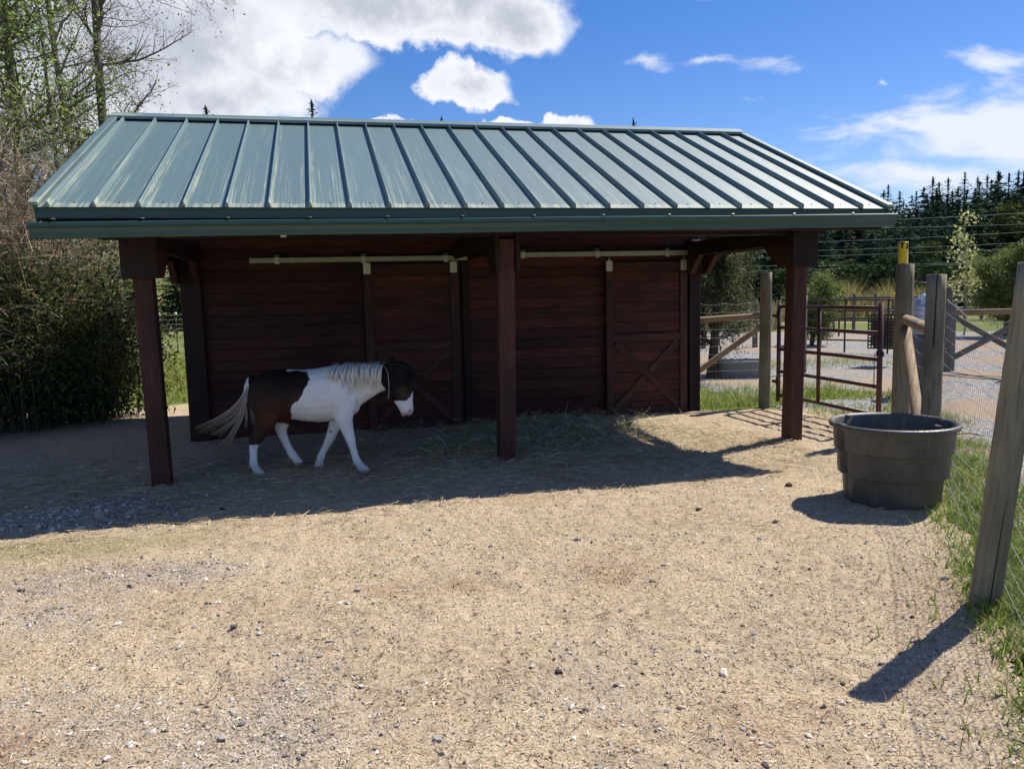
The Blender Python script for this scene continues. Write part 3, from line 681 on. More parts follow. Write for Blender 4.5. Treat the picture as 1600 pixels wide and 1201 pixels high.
    sd = np.cross(fl, Nn); sd /= np.linalg.norm(sd, axis=1, keepdims=True)+1e-6; b0 = co[pk_]; hl = rg.uniform(.012, .028, (len(pk_), 1)); Vc = np.stack([b0-sd*.0011, b0+sd*.0011, b0+fl*hl], 1).reshape(-1, 3); Vc[:, 2] = np.maximum(Vc[:, 2], .002)
    obj('coat_hair', mesh_np('coat_hair', Vc, np.arange(len(Vc)).reshape(-1, 3), M_HAIR, np.repeat(col[pk_]*rg.uniform(.72, 1.05, (len(pk_), 1)), 3, 0)), root, B)
    def hair(name, strands, c0, c1, rad):
        """strands: lists of local points; ribbons as thin 3-sided tapering tubes"""
        Vs = []; cs = []; ps = []
        for st, r in strands:
            p = np.array(st); k = len(p); m = 9; tt = np.linspace(0, k-1, m)
            q = np.stack([np.interp(tt, range(k), p[:, a]) for a in range(3)], 1)
            for _ in range(2): q[1:-1] = (q[:-2]+2*q[1:-1]+q[2:])/4
            v, f = tube_np(q, r*np.linspace(1, .25, m)**.8, 4, False); ps.append((v, f)); f_ = np.repeat(np.linspace(0, 1, m), 4)[:, None]
            b = rnd.uniform(.8, 1.12); cs.append((np.array(c0)*(1-f_)+np.array(c1)*f_)*b)
        V, F = join(ps); return obj(name, mesh_np(name, V, F, M_HAIR, np.concatenate(cs), True), root, B)
    ss = []
    for lk in range(30):       # the mane hangs in wavy locks on the near side
        u0 = (lk+rnd.random())/30; ln0 = rnd.uniform(95, 165)*(1-.25*abs(u0-.5)); wv0 = rnd.uniform(-16, 20); ph = rnd.uniform(0, 6); am = rnd.uniform(3, 9); out = rnd.uniform(0, .02)
        for i in range(12):
            u = min(1, max(0, u0+rnd.gauss(0, .008))); X0 = 985+u*322; top = 132+rnd.uniform(-4, 6)-6*math.sin(u*3.1); ln = ln0*rnd.uniform(.8, 1.08); h2 = .072+.05*(1-u)+out; wv = wv0+rnd.gauss(0, 3)
            ss.append(([P(X0, top+8, rnd.uniform(-.015, .01)), P(X0+4, top-2, .03)]+[P(X0+wv*f+am*math.sin(ph+f*7)*(.4+f), top+ln*f, h2+.018+.035*math.sin(min(1, f*1.6)*1.57)+rnd.uniform(-.004, .004)) for f in (.22, .42, .6, .78, .92, 1.0)], rnd.uniform(.003, .0058)))
    hair('mane', ss, (.80, .78, .73), (.74, .69, .58), 1)
    ss = []
    for i in range(46): 
        X0 = rnd.uniform(985, 1310); ss.append(([P(X0, 134, 0), P(X0+rnd.uniform(-8, 10), 122, rnd.uniform(-.03, .03)), P(X0+rnd.uniform(-5, 25), 118+rnd.uniform(-4, 12), rnd.uniform(-.06, .06))], .002))
    hair('mane_wisps', ss, (.6, .58, .54), (.6, .56, .48), 1)
    ss = []
    for i in range(150):       # forelock
        w0 = rnd.uniform(-.05, .055); x1 = rnd.uniform(1400, 1505); ss.append(([P(1345+rnd.uniform(-8, 12), 138, w0), P(1385, 122+rnd.uniform(-4, 8), w0*1.2), P((1400+x1)/2+20, 150, w0*1.4), P(x1, 195, w0*1.6), P(x1+rnd.uniform(-14, 6), 225+rnd.uniform(0, 50), w0*1.6+(.02 if w0 > 0 else -.02))], rnd.uniform(.004, .007)))
    hair('forelock', ss, (.008, .007, .008), (.010, .008, .008), 1)
    ss = []
    for i in range(4): ss.append(([P(1300, 135, .02), P(1330, 150, .07), P(1342, 190, .098), P(1345+rnd.uniform(-3, 3), 240, .105), P(1342, 300, .098), P(1333+rnd.uniform(-4, 4), 340, .085)], .0028))
    hair('white_strand', ss, (.62, .60, .55), (.6, .56, .48), 1)
    ss = []
    for lk in range(36):       # tail locks, blown back and thinning out
        k = lk/36; G1 = rnd.gauss(0, 1); G2 = rnd.gauss(0, 1); W0 = rnd.gauss(0, .016)
        if k < .45: e = [(447, 290), (405, 370), (325, 425), (220, 480), (110+abs(G1)*70, 520+G2*7)]
        elif k < .7: e = [(450, 300), (420, 390), (355, 465), (275, 495+G2*8), (175+abs(G1)*60, 522+G2*12)]
        elif k < .85: e = [(452, 300), (430, 400), (385, 515), (310, 595), (215+abs(G1)*30, 652+G2*8)]
        else: e = [(456, 290), (464, 380), (470, 440), (474, 490), (470+G1*4, 528+G2*8)]
        for i in range(10):
            g1 = G1*.8+rnd.gauss(0, .35); g2 = G2*.9+rnd.gauss(0, .45); w0 = W0+rnd.gauss(0, .004); pts = [P(470, 226+rnd.uniform(-8, 14), w0*.6), P(455+g1*5, 248, w0)]; sp_ = [.6, .9, 1.1, 1.25, 1.4]; cut = rnd.uniform(.72, 1.0)
            for (x, y), s_ in zip(e, sp_): pts.append(P(x+g1*9*s_, y+g2*9*s_, w0*(1+s_)))
            pts[-1] = pts[-2]+(pts[-1]-pts[-2])*cut; ss.append((pts, rnd.uniform(.0022, .0042)))
    hair('tail', ss, (.88, .86, .82), (.24, .18, .115), 1)
    ss = []
    for (fx, fy, w0) in ((1108, 728, .113), (850, 728, -.113), (468, 734, .103), (672, 708, -.105)):
        for i in range(26): w1 = w0+rnd.uniform(-.03, .03); ss.append(([P(fx+rnd.uniform(-2, 10), fy-rnd.uniform(0, 18), w1), P(fx-6, fy+12, w1*1.03), P(fx-rnd.uniform(2, 12), fy+rnd.uniform(24, 44), w1)], .003))
    hair('fetlock_hair', ss, (.55, .48, .38), (.34, .27, .19), 1)
    for w_ in (-1, 1):
        V, F = tube_np([P(1447, 291, w_*.079), P(1447, 291, w_*.089), P(1447, 291, w_*.094)], [.013, .011, .003], 10); obj('eye', mesh_np('eye', V, F, M_EYE, None, True), root, B)
_t = MT('pony_eye'); M_EYE = _t.done((.012, .010, .010), .08, 0, .8)
make_pony()

# ------------------------------------------------------------------ round stock tub
def make_tub():
    cx, cy = 5.485, -2.34; t = MT('black_rubber_tub'); n = t.noise(t.co('Object'), 5, 6, .65); n2 = t.noise(t.co('Object', (1, 1, .4)), 40, 4, .6)
    col = t.ramp(n, [(.3, (.054, .053, .049)), (.55, (.084, .081, .072)), (.75, (.125, .115, .097))]); du = t.noise(t.co('Object', (6, 6, 1.3)), 3.5, 7, .72); col = t.mix(t.math('MULTIPLY', t.sm(du, .52, .72), .55), col, (.20, .175, .14)); t.bump(n2, .2, .003); mat = t.done(col, t.math('ADD', t.math('MULTIPLY', n, .25), .38), 0, .45)
    root = thing('stock_tub', (cx, cy, 0), 'round black plastic stock tub with stepped sides beside the wire fence', 'tub')
    prof = [(.0, .012), (.30, .012), (.335, .0), (.362, .012), (.372, .04), (.384, .200), (.387, .208), (.412, .212), (.419, .216), (.421, .224), (.430, .378), (.433, .388), (.447, .392), (.453, .396), (.455, .404), (.462, .548), (.468, .556), (.492, .560), (.499, .574), (.494, .590), (.478, .597), (.458, .592), (.446, .578), (.434, .42), (.405, .40), (.395, .245), (.365, .22), (.352, .05), (.335, .035), (.0, .035)]
    s = 180; V = []; A0 = math.radians(172)
    def notch(a):            # moulded drain channels, one on each side
        m = 0
        for c_ in (A0, A0+math.pi): 
            d = abs((a-c_+math.pi) % (2*math.pi)-math.pi); m = max(m, 1 if d < .09 else 0 if d > .12 else (.12-d)/.03)
        return m
    for (r, z) in prof:
        for k in range(s):
            a = 2*math.pi*k/s; rr_ = r
            if z < .555 and r > .355: rr_ = r-notch(a)*max(0, r-.368)
            if z >= .555 and r > .43: rr_ = r-.028*notch(a)
            V.append((cx+.895*rr_*math.cos(a), cy+.895*rr_*math.sin(a), z+.014))
    F = [[i*s+k, i*s+(k+1) % s, (i+1)*s+(k+1) % s, (i+1)*s+k] for i in range(len(prof)-1) for k in range(s)]
    me = mesh_np('tub_body', np.array(V), np.array(F), mat, None, True)
    body = obj('tub_body', me, root); bv = body.modifiers.new('e', 'EDGE_SPLIT'); bv.split_angle = math.radians(38)
    wm = MT('murky_water'); wmat = wm.done((.012, .016, .016), .04, 0, .5)
    k = np.arange(s); a = 2*math.pi*k/s; Vw = np.concatenate([np.stack([cx+.350*np.cos(a), cy+.350*np.sin(a), np.full(s, .25)], 1), [[cx, cy, .25]]]); Fw = np.stack([k, (k+1) % s, np.full(s, s)], 1)
    obj('water', mesh_np('water', Vw, Fw, wmat), root)
    for a in (A0-1.15, A0+.72+math.pi*.0-1.9, A0+1.9):
        obj('rim_clip', mesh_np('rim_clip', *box_np(.05, .035, .02, .006), mat), root, Matrix.Translation((cx+.412*math.cos(a), cy+.412*math.sin(a), .598)) @ Matrix.Rotation(a, 4, 'Z'))
make_tub()

# ------------------------------------------------------------------ right-hand wire fence, gate and gate post
M_WIRE = m_plain('galvanised_wire', (.30, .31, .32), .5, .5, .5, .1, 40)
M_GATE = m_plain('brown_red_gate_paint', (.075, .028, .026), .4, .1, .5, .25, 22)
def round_post(name, parent, b, t_, r0, r1, mat=M_POSTWOOD, s=18, seed=0, checks=True):
    b = Vector(b); t_ = Vector(t_); Lh = (t_-b).length; m = 14; V = []; rg = random.Random(seed); ph = [rg.uniform(0, 6) for _ in range(4)]; ca = rg.uniform(0, 6)
    for i in range(m):
        f = i/(m-1); r = r0+(r1-r0)*f
        for k in range(s):
            a = 2*math.pi*k/s; q = r*(1+.025*math.sin(2*a+ph[0]+f)+.015*math.sin(3*a+ph[1]+3*f)+.012*math.sin(7*f+ph[2]+a))
            if checks and k == int(ca/6.3*s) and i > 1: q *= .90
            V.append((f*Lh-Lh/2, q*math.cos(a), q*math.sin(a)))
    n0 = len(V); V += [(-Lh/2, 0, 0), (Lh/2+.004, 0, 0)]
    F = [[i*s+k, (i+1)*s+k, (i+1)*s+(k+1) % s, i*s+(k+1) % s][::-1] for i in range(m-1) for k in range(s)]
    F3 = [[k, (k+1) % s, n0][::-1] for k in range(s)]+[[(m-1)*s+(k+1) % s, (m-1)*s+k, n0+1][::-1] for k in range(s)]
    return obj(name, mesh_np(name, np.array(V), [np.array(F), np.array(F3)], mat, None, True), parent, frame(b, t_))
rf = thing('wire_fence', FB, 'woven wire fence on round wooden posts right of the black tub', 'fence')
TA = Vector((7.30, -.22, 1.82)); TB = Vector((6.24, -1.86, 1.68)); TC = Vector((4.616, -4.30, 1.69)); TD = FD+Vector((.02, .02, 1.66)); TE = FE_+Vector((0, 0, 1.6))
for (b, t_, r, sd) in ((FA, TA, .088, 1), (FB, TB, .075, 2), (FC, TC, .072, 3), (FD, TD, .072, 4)):
    round_post('post', rf, b+Vector((0, 0, -.2)), t_, r, r*.96, seed=sd)
pr = round_post('brace_rail', rf, FA.lerp(TA, .69)+Vector((.0, -.02, 0)), FB.lerp(TB, .73), .052, .05, M_BARKRAIL, 12, 5, False)
round_post('brace_pole', rf, FA.lerp(TA, .63)+Vector((-.02, -.06, 0)), FB+Vector((.07, .12, .10)), .056, .052, M_BARKRAIL, 12, 6, False)
def wire_panel(parent, b0, t0, b1, t1, off, h=1.48, sag=.05, n_h=15, dv=.052, mat=M_WIRE, rad=.0010, seed=1, bulge=.02, top=2.4):
    """woven mesh between two posts; off moves it to the posts' outer face"""
    b0, t0, b1, t1, off = (Vector(v) for v in (b0, t0, b1, t1, off)); d0 = (t0-b0)/(t0.z-b0.z); d1 = (t1-b1)/(t1.z-b1.z); rg = random.Random(seed); ph = rg.uniform(0, 6)
    def pt(u, z):
        f = z/h; zz = .035+z*.985-sag*4*u*(1-u)*f**3-(.012*math.sin(u*19+ph)*f*f)
        return b0.lerp(b1, u)+(d0.lerp(d1, u))*zz+off*(1+bulge/off.length*math.sin(u*7+f*3+ph)*math.sin(u*math.pi))
    Lh = (b1-b0).length
    zs = [h*i/(n_h-1) for i in range(n_h)]
    for i, z in enumerate(zs):
        m = max(6, int(Lh*6)); p = [pt(k/m, z) for k in range(m+1)]; r = rad*top if i == n_h-1 else rad*1.3
        V, F = tube_np(np.array([tuple(q) for q in p]), r, 5, False); obj('horizontal_wire', mesh_np('horizontal_wire', V, F, mat, None, True), parent)
    nv = int(Lh/dv); A = []; Bq = []
    for k in range(1, nv):
        u = k/nv; q = [pt(u, h*j/5) for j in range(6)]
        for j in range(5): A.append(q[j]); Bq.append(q[j+1])
    V, F = prisms(np.array([tuple(a) for a in A]), np.array([tuple(a) for a in Bq]), rad, rad, 4)
    o = obj('vertical_wires', mesh_np('vertical_wires', V, F, mat), parent); o['kind'] = 'stuff'
nout = Vector((.81, -.587, 0))
wire_panel(rf, FA, TA, FB, TB, nout*.09, seed=3, n_h=12); wire_panel(rf, FB, TB, FC, TC, nout*.082, sag=.13, seed=4); wire_panel(rf, FC, TC, FD, TD, nout*.082, sag=.08, seed=5)
# yellow tube stuck on the corner post
M_YEL = m_plain('yellow_plastic', (.72, .50, .025), .4, 0, .45, .1, 12); M_BLK = m_plain('black_plastic', (.015, .015, .015), .5)
yc = thing('post_sleeve', TA, 'yellow plastic sleeve with dark slots on top of the corner post', 'sleeve')
pr_ = TA+Vector((-.03, 0, .0)); V, F = tube_np([tuple(pr_+Vector((0, 0, z))) for z in (.0, .012, .20, .225, .226, .06)], [.052, .047, .046, .044, .038, .038], 20, False); sb = obj('sleeve_body', mesh_np('sleeve_body', V, F, M_YEL, None, True), yc)
for a, w, h in ((-2.5, .018, .05), (-1.35, .02, .06), (-2.5, .04, .013), (-1.35, .034, .013), (-1.35, .034, .012), (.4, .02, .05)):
    zo = .185 if h > .03 else (.212 if w > .035 or a < -2 else .16)
    obj('slot', mesh_np('slot', *box_np(.006, w, h, .001), M_BLK), sb, Matrix.Translation(pr_+Vector((.0465*math.cos(a), .0465*math.sin(a), zo))) @ Matrix.Rotation(a, 4, 'Z'))
# gate
GX0 = 7.32
gate = thing('tube_gate', (GX0, 1.2, 0), 'brown tubular metal gate hung between two round wooden posts', 'gate')
def gpt(y, z): return (GX0, y, z)
for z in (1.365, 1.091, .802, .504, .189): tube('rail', gate, [gpt(2.10, z), gpt(.16, z)], .023, M_GATE, 10)
tube('upright', gate, [gpt(2.13, .10), gpt(2.13, 1.40)], .028, M_GATE, 10); tube('upright', gate, [gpt(.15, .02), gpt(.15, 1.42)], .030, M_GATE, 10); tube('upright', gate, [gpt(1.25, .189), gpt(1.25, 1.365)], .025, M_GATE, 10)
for z in (.36, 1.24):
    h = timber('hinge', gate, gpt(2.15, z), gpt(2.27, z), .03, .04, M_GATE); tube('hinge_pin', h, [gpt(2.17, z-.05), gpt(2.17, z+.06)], .014, M_GATE, 8)
timber('latch', gate, gpt(.20, .87), gpt(.10, .87), .03, .06, M_BLK)
for k in range(14):
    a = np.linspace(0, 2*math.pi, 9); z = .86-k*.028; c_ = np.stack([GX0-.03+.009*np.cos(a)*(k % 2), .20+.009*np.cos(a)*(1-k % 2), z+.018*np.sin(a)], 1)
    V, F = tube_np(c_, .003, 5, False); obj('chain_link', mesh_np('chain_link', V, F, M_BLK), gate)
# short fence from the shelter to the gate post
GP = Vector((7.24, 2.34, 0)); GT = GP+Vector((.02, .02, 1.82))
sf = thing('brace_fence', (6.8, 2.4, 0), 'short wire fence with peeled rail and diagonal pole between shelter and gate', 'fence')
round_post('gate_post', sf, GP+Vector((0, 0, -.2)), GT, .078, .074, M_POSTWOOD, 18, 9)
round_post('rail', sf, (6.24, 2.50, 1.20), (7.18, 2.36, 1.245), .042, .038, M_BARKRAIL, 12, 10, False); round_post('diagonal_pole', sf, (6.2, 2.52, .42), (7.20, 2.37, 1.10), .042, .04, M_BARKRAIL, 12, 11, False)
wire_panel(sf, (6.22, 2.58, 0), (6.22, 2.58, 1.5), (7.24, 2.42, 0), (7.24, 2.42, 1.5), (.01, .06, 0), 1.4, .01, 13, .05, M_WIRE, .0010, 7, .0, 1.3)

# ------------------------------------------------------------------ hay, straw, stones, grass
def ground_z(x, y): return .022+np.where((y < 1.2) & (y > -6.8), dirt_z(x, y), .3*dirt_z(x, y)-.002)
def strands(n, x, y, z, ln, wd, cols, up=.12, bend=.3):
    """flat bent blades lying about (two quads each)"""
    a = RG.uniform(0, 2*np.pi, n); d = np.stack([np.cos(a), np.sin(a), RG.normal(0, up, n)], 1); s = np.stack([-np.sin(a), np.cos(a), RG.normal(0, .5, n)], 1)
    c = np.stack([x, y, z], 1); L_ = ln[:, None]; W = wd[:, None]; bd = s*(RG.normal(0, bend, n)*ln)[:, None]; bd[:, 2] = np.abs(bd[:, 2])*.6
    p0 = c-d*L_*.5; p1 = c+bd*.5; p2 = c+d*L_*.5
    lift = np.minimum(0, np.minimum(p0[:, 2], p2[:, 2])-(z-.004)); p0[:, 2] -= lift; p1[:, 2] -= lift; p2[:, 2] -= lift
    V = np.stack([p0-s*W*.3, p0+s*W*.3, p1-s*W*.5, p1+s*W*.5, p2-s*W*.3, p2+s*W*.3], 1).reshape(-1, 3); b = (np.arange(n)*6)[:, None]
    F = np.concatenate([b+np.array([0, 1, 3, 2]), b+np.array([2, 3, 5, 4])], 0)
    return V, F, np.repeat(cols, 6, 0)
def pick(n, pal, j=.15):
    pal = np.array(pal); return pal[RG.integers(0, len(pal), n)]*(1+RG.normal(0, j, (n, 1))).clip(.5, 1.5)
def visible_pts(n, x0, x1, y0, y1, f):
    x = RG.uniform(x0, x1, n*3); y = RG.uniform(y0, y1, n*3); k = RG.random(n*3) < f(x, y); return x[k][:n], y[k][:n]
# straw over the yard
def straw_d(x, y):
    r = np.hypot(x-1.4, y+7.3); return np.clip(4.2/r, .1, 1)*in_pad(x, y)*np.clip(.9-.5*gravel_amt(x, y)+.35*fbm(x, y, .6, 3, 91), .06, 1)*(fence_side(x, y) < .05)
SX, SY = visible_pts(92000, -2.6, 7.4, -6.2, 2.2, straw_d)
n = len(SX); ln = RG.gamma(2, .0062, n)+.008; ln = np.where(RG.random(n) < .012, RG.uniform(.06, .18, n), ln)
V, F, c_ = strands(n, SX, SY, ground_z(SX, SY)+.003+RG.random(n)*.006, ln, np.where(ln > .05, RG.uniform(.0016, .003, n), RG.uniform(.0014, .0044, n)), pick(n, [(.56, .42, .27), (.66, .52, .35), (.42, .29, .17), (.70, .60, .45), (.26, .17, .10), (.46, .36, .20), (.14, .09, .06)], .2), .16)
o = obj('straw_litter', mesh_np('straw_litter', V, F, M_STRAW, c_)); tag(o, 'chopped pale straw strewn thinly over the dirt yard', 'straw', None, 'stuff')
# hay heap
xs = np.arange(1.6, 5.6, .05); ys = np.arange(-.2, 2.33, .05); X, Y = np.meshgrid(xs, ys); Hh = hay_h(X, Y); i = np.arange(X.size).reshape(X.shape)
F = np.stack([i[:-1, :-1], i[:-1, 1:], i[1:, 1:], i[1:, :-1]], -1).reshape(-1, 4); Vh = np.stack([X, Y, Hh-.012+.012*fbm(X, Y, .08, 2, 3)], -1).reshape(-1, 3)
hm = (Vh[F][:, :, 2].mean(1) > .012); hv, hf = Vh, F[hm]
x, y = visible_pts(17000, 1.5, 5.7, -.5, 2.28, lambda x, y: np.clip(hay_h(x, y)*22, 0, 1)+.05*np.exp(-((x-3.2)/1.6)**2))
n = len(x); V, F, c_ = strands(n, x, y, hay_h(x, y)+RG.random(n)**2*.06+.012, RG.uniform(.07, .30, n), RG.uniform(.002, .0045, n), pick(n, [(.42, .40, .25), (.34, .34, .20), (.54, .50, .34), (.24, .25, .14), (.64, .60, .45)]), .28, .4)
V2, F2 = join([(V, F), (hv, hf)]); c2 = np.concatenate([c_, np.tile([.17, .15, .08], (len(hv), 1))])
o = obj('hay', mesh_np('hay', V2, F2, M_STRAW, c2)); tag(o, 'loose greenish hay spread along the wall behind the middle post', 'hay', None, 'stuff')
# long straw over the shaded porch floor
x, y = visible_pts(12000, -2.2, 6.0, -1.6, 1.9, lambda x, y: np.clip(1.0-np.abs(y+.1)/1.7, 0, 1)*.8+.1)
n = len(x); V, F, c_ = strands(n, x, y, ground_z(x, y)+.005+RG.random(n)*.01, RG.uniform(.05, .22, n), RG.uniform(.0025, .0048, n), pick(n, [(.52, .42, .26), (.40, .31, .18), (.66, .56, .38), (.32, .28, .15)]), .06, .3)
o = obj('long_straw', mesh_np('long_straw', V, F, M_STRAW, c_)); tag(o, 'long loose straw stems scattered across the shaded porch floor', 'straw', None, 'stuff')
# gravel
ICO = None
def stone_np(rg, fl=.6):
    import bmesh
    bm = bmesh.new(); bmesh.ops.create_icosphere(bm, subdivisions=1, radius=1); V = np.array([tuple(v.co) for v in bm.verts]); F = np.array([[v.index for v in f.verts] for f in bm.faces]); bm.free()
    V = V*(1+rg.normal(0, .26, (len(V), 1)).clip(-.5, .5)); V *= np.array([1, rg.uniform(.6, .95), rg.uniform(.4, .75)]); return V, F
SV = [stone_np(RG) for _ in range(6)]
def stones(x, y, z, r, cols):
    Vs = []; Fs = []; cs = []; o = 0; n = len(x); kind = RG.integers(0, 6, n); a = RG.uniform(0, 6.28, n)
    for k in range(6):
        m = kind == k; v, f = SV[k]; nn = m.sum()
        if not nn: continue
        ca, sa = np.cos(a[m])[:, None], np.sin(a[m])[:, None]; X = (v[None, :, 0]*ca-v[None, :, 1]*sa)*r[m][:, None]; Y = (v[None, :, 0]*sa+v[None, :, 1]*ca)*r[m][:, None]; Z = v[None, :, 2]*r[m][:, None]
        P = np.stack([X+x[m][:, None], Y+y[m][:, None], Z+z[m][:, None]+r[m][:, None]*.15], -1).reshape(-1, 3)
        Fs.append((f[None]+(np.arange(nn)*len(v))[:, None, None]).reshape(-1, 3)+o); Vs.append(P); o += len(P); cs.append(np.repeat(cols[m], len(v), 0))
    return np.concatenate(Vs), np.concatenate(Fs), np.concatenate(cs)
x, y = visible_pts(22000, -2.4, 5.5, -6.3, -.05, lambda x, y: gravel_amt(x, y)**1.2*.9*np.clip(4/np.hypot(x-1.4, y+7.3), .1, 1)*in_pad(x, y)*(fence_side(x, y) < 0)+.004)
n = len(x); r = RG.gamma(2.0, .0021, n)+.0026; r = np.where(np.exp(-(((x+.35)/.8)**2+((y+.75)/.45)**2)) > .3, r*1.6+.004, r)
V, F, c_ = stones(x, y, ground_z(x, y), r, pick(n, [(.37, .35, .315), (.25, .235, .215), (.50, .47, .42), (.14, .125, .115), (.66, .61, .54), (.41, .33, .25)]))
o = obj('gravel', mesh_np('gravel', V, F, M_STONE, c_)); tag(o, 'grey gravel scattered in drifts across the near yard', 'gravel', None, 'stuff')
x, y = visible_pts(42000, -2.6, 6.6, -6.2, 1.5, lambda x, y: np.clip(3.6/np.hypot(x-1.4, y+7.3), .05, 1)**1.6*in_pad(x, y)*(fence_side(x, y) < .1)*np.clip(.6+.6*fbm(x, y, .4, 3, 19), .1, 1)); n = len(x)
OV = np.array([(1, 0, 0), (0, 1, 0), (-1, 0, 0), (0, -1, 0), (0, 0, 1), (0, 0, -1.)]); OF = np.array([(0, 1, 4), (1, 2, 4), (2, 3, 4), (3, 0, 4), (1, 0, 5), (2, 1, 5), (3, 2, 5), (0, 3, 5)])
r = RG.gamma(2, .0012, n)+.0011; a = RG.uniform(0, 6.28, n); sc = RG.uniform(.5, 1.4, (n, 6, 1)); P = OV[None]*sc*r[:, None, None]; ca, sa = np.cos(a)[:, None], np.sin(a)[:, None]; P = np.stack([P[..., 0]*ca-P[..., 1]*sa+x[:, None], P[..., 0]*sa+P[..., 1]*ca+y[:, None], P[..., 2]*.7+(ground_z(x, y)+.001)[:, None]], -1).reshape(-1, 3)
c_ = np.repeat(pick(n, [(.60, .51, .39), (.10, .07, .05), (.44, .35, .24), (.20, .15, .10), (.72, .66, .57), (.34, .31, .28), (.06, .045, .035)]), 6, 0)
o = obj('dirt_crumbs', mesh_np('dirt_crumbs', P, (OF[None]+(np.arange(n)*6)[:, None, None]).reshape(-1, 3), M_STONE, c_)); tag(o, 'fine crumbs of earth and chaff covering the yard', 'dirt', None, 'stuff')
# single stones and dung lumps one can pick out
def loose(name, items, mat_col, label, grp, cat):
    for i, (px, py, wpx) in enumerate(items):
        p = gnd(px, py); dpt = (p-CAM).dot(CF); r = wpx*.5*dpt/FPX; v, f = stone_np(np.random.default_rng(100+i+len(name))); v = v*r
        c = np.tile(np.array(mat_col)*rnd.uniform(.7, 1.3), (len(v), 1)); o = obj(name, mesh_np(name, v, f, M_STONE, c), None, Matrix.Translation((p.x, p.y, float(ground_z(np.array([p.x]), np.array([p.y]))[0])+r*.22)) @ Matrix.Rotation(rnd.uniform(0, 6), 4, 'Z')); tag(o, label, cat, grp)
loose('stone', [(684, 1168, 15), (848, 1132, 13), (672, 832, 10), (560, 928, 12), (550, 1102, 11), (1475, 911, 13), (1160, 1156, 11), (1105, 1034, 9), (528, 1055, 10), (994, 1046, 9)], (.30, .29, .29), 'small grey stone lying loose on the sunlit dirt', 'loose grey stones on the dirt', 'stone')
loose('pale_stone', [(1132, 1062, 22), (1104, 1034, 10), (1264, 1160, 12), (1315, 1112, 14), (845, 1095, 12), (1404, 941, 9)], (.62, .55, .45), 'pale flat stone lying loose on the sunlit dirt', 'loose pale stones on the dirt', 'stone')
loose('dung_lump', [(873, 1063, 13), (866, 1040, 9), (348, 800, 13), (1232, 763, 12), (1212, 822, 12), (908, 1123, 9), (1160, 985, 9), (1090, 800, 11), (1425, 970, 8), (1316, 1075, 10), (1178, 1158, 10), (1375, 1042, 8)], (.06, .045, .03), 'small dark lump of dried dung on the dirt', 'dark dung lumps on the dirt', 'dung')
# grass
def blades(x, y, h, cols, z=None, w=.004, lean=.35):
    n = len(x); a = RG.uniform(0, 6.28, n); z = np.zeros(n)-.012 if z is None else z; s = np.stack([np.cos(a), np.sin(a), np.zeros(n)], 1)*(w*RG.uniform(.6, 1.4, n))[:, None]
    l = np.stack([RG.normal(0, lean, n), RG.normal(0, lean, n), np.ones(n)], 1); b = np.stack([x, y, z], 1); m = b+l*(h*.55)[:, None]; t = b+(l*np.array([1.9, 1.9, 1]))*h[:, None]
    V = np.stack([b-s, b+s, m-s*.8, m+s*.8, t], 1).reshape(-1, 3); k = (np.arange(n)*5)[:, None]
    return V, [k+np.array([0, 1, 3, 2]), k+np.array([2, 3, 4])], np.repeat(cols, 5, 0)
GPAL = [(.15, .24, .03), (.20, .30, .04), (.10, .18, .025), (.27, .34, .06), (.34, .34, .11)]
def gr(name, n, x0, x1, y0, y1, f, h0, h1, label, pal=GPAL, w=.004, z=None):
    x, y = visible_pts(n, x0, x1, y0, y1, f); n = len(x); V, F, c_ = blades(x, y, RG.uniform(h0, h1, n), pick(n, pal, .2), None if z is None else np.full(n, z), w)
    o = obj(name, mesh_np(name, V, F, M_LEAF, c_)); tag(o, label, 'grass', None, 'stuff')
_n = 60000; _t = np.concatenate([RG.uniform(0, 7.6, 34000), RG.uniform(4.2, 7.6, 26000)]); _s = .36+RG.normal(0, .25, _n); _d = (FD-FA).normalized(); _k = (RG.random(_n) < np.clip(.75+.7*fbm(_t, _s, .5, 3, 95), .1, 1)*np.where(_s < -.04, .13, 1)*np.clip(.45+_t*.12, 0, 1)); _t = _t[_k]; _s = _s[_k]
_x = FA.x+_d.x*_t-_d.y*_s; _y = FA.y+_d.y*_t+_d.x*_s; V, F, c_ = blades(_x, _y, RG.uniform(.03, .13, len(_x)), pick(len(_x), GPAL, .2), None, .0042)
o = obj('fence_grass', mesh_np('fence_grass', V, F, M_LEAF, c_)); tag(o, 'bright green grass strip growing under the wire fence', 'grass', None, 'stuff')
gr('gate_grass', 24000, 6.3, 13, -.2, 9.5, lambda x, y: np.clip((y > 2.35)*(x < 9.6)*np.exp(-((y-3.1)/.9)**2)*(.6+.9*fbm(x, y, .6, 3, 96))+(x > 7.3)*(x < 8.9)*(y < 3)*(.25+.9*fbm(x, y, .5, 3, 97))+.25*np.exp(-((y-7.5)/.8)**2), 0, 1), .04, .16, 'patchy green grass outside the tube gate', GPAL+[(.38, .36, .15)])
gr('pasture_grass', 16000, -7, 1.0, 5.2, 19, lambda x, y: np.clip((y > 6.2)*(.55+.5*fbm(x, y, 1.5, 3, 98)), 0, 1), .05, .16, 'yellow green pasture grass behind the left side of the shelter', [(.22, .24, .04), (.30, .30, .06), (.17, .21, .035), (.36, .34, .10)], .008)

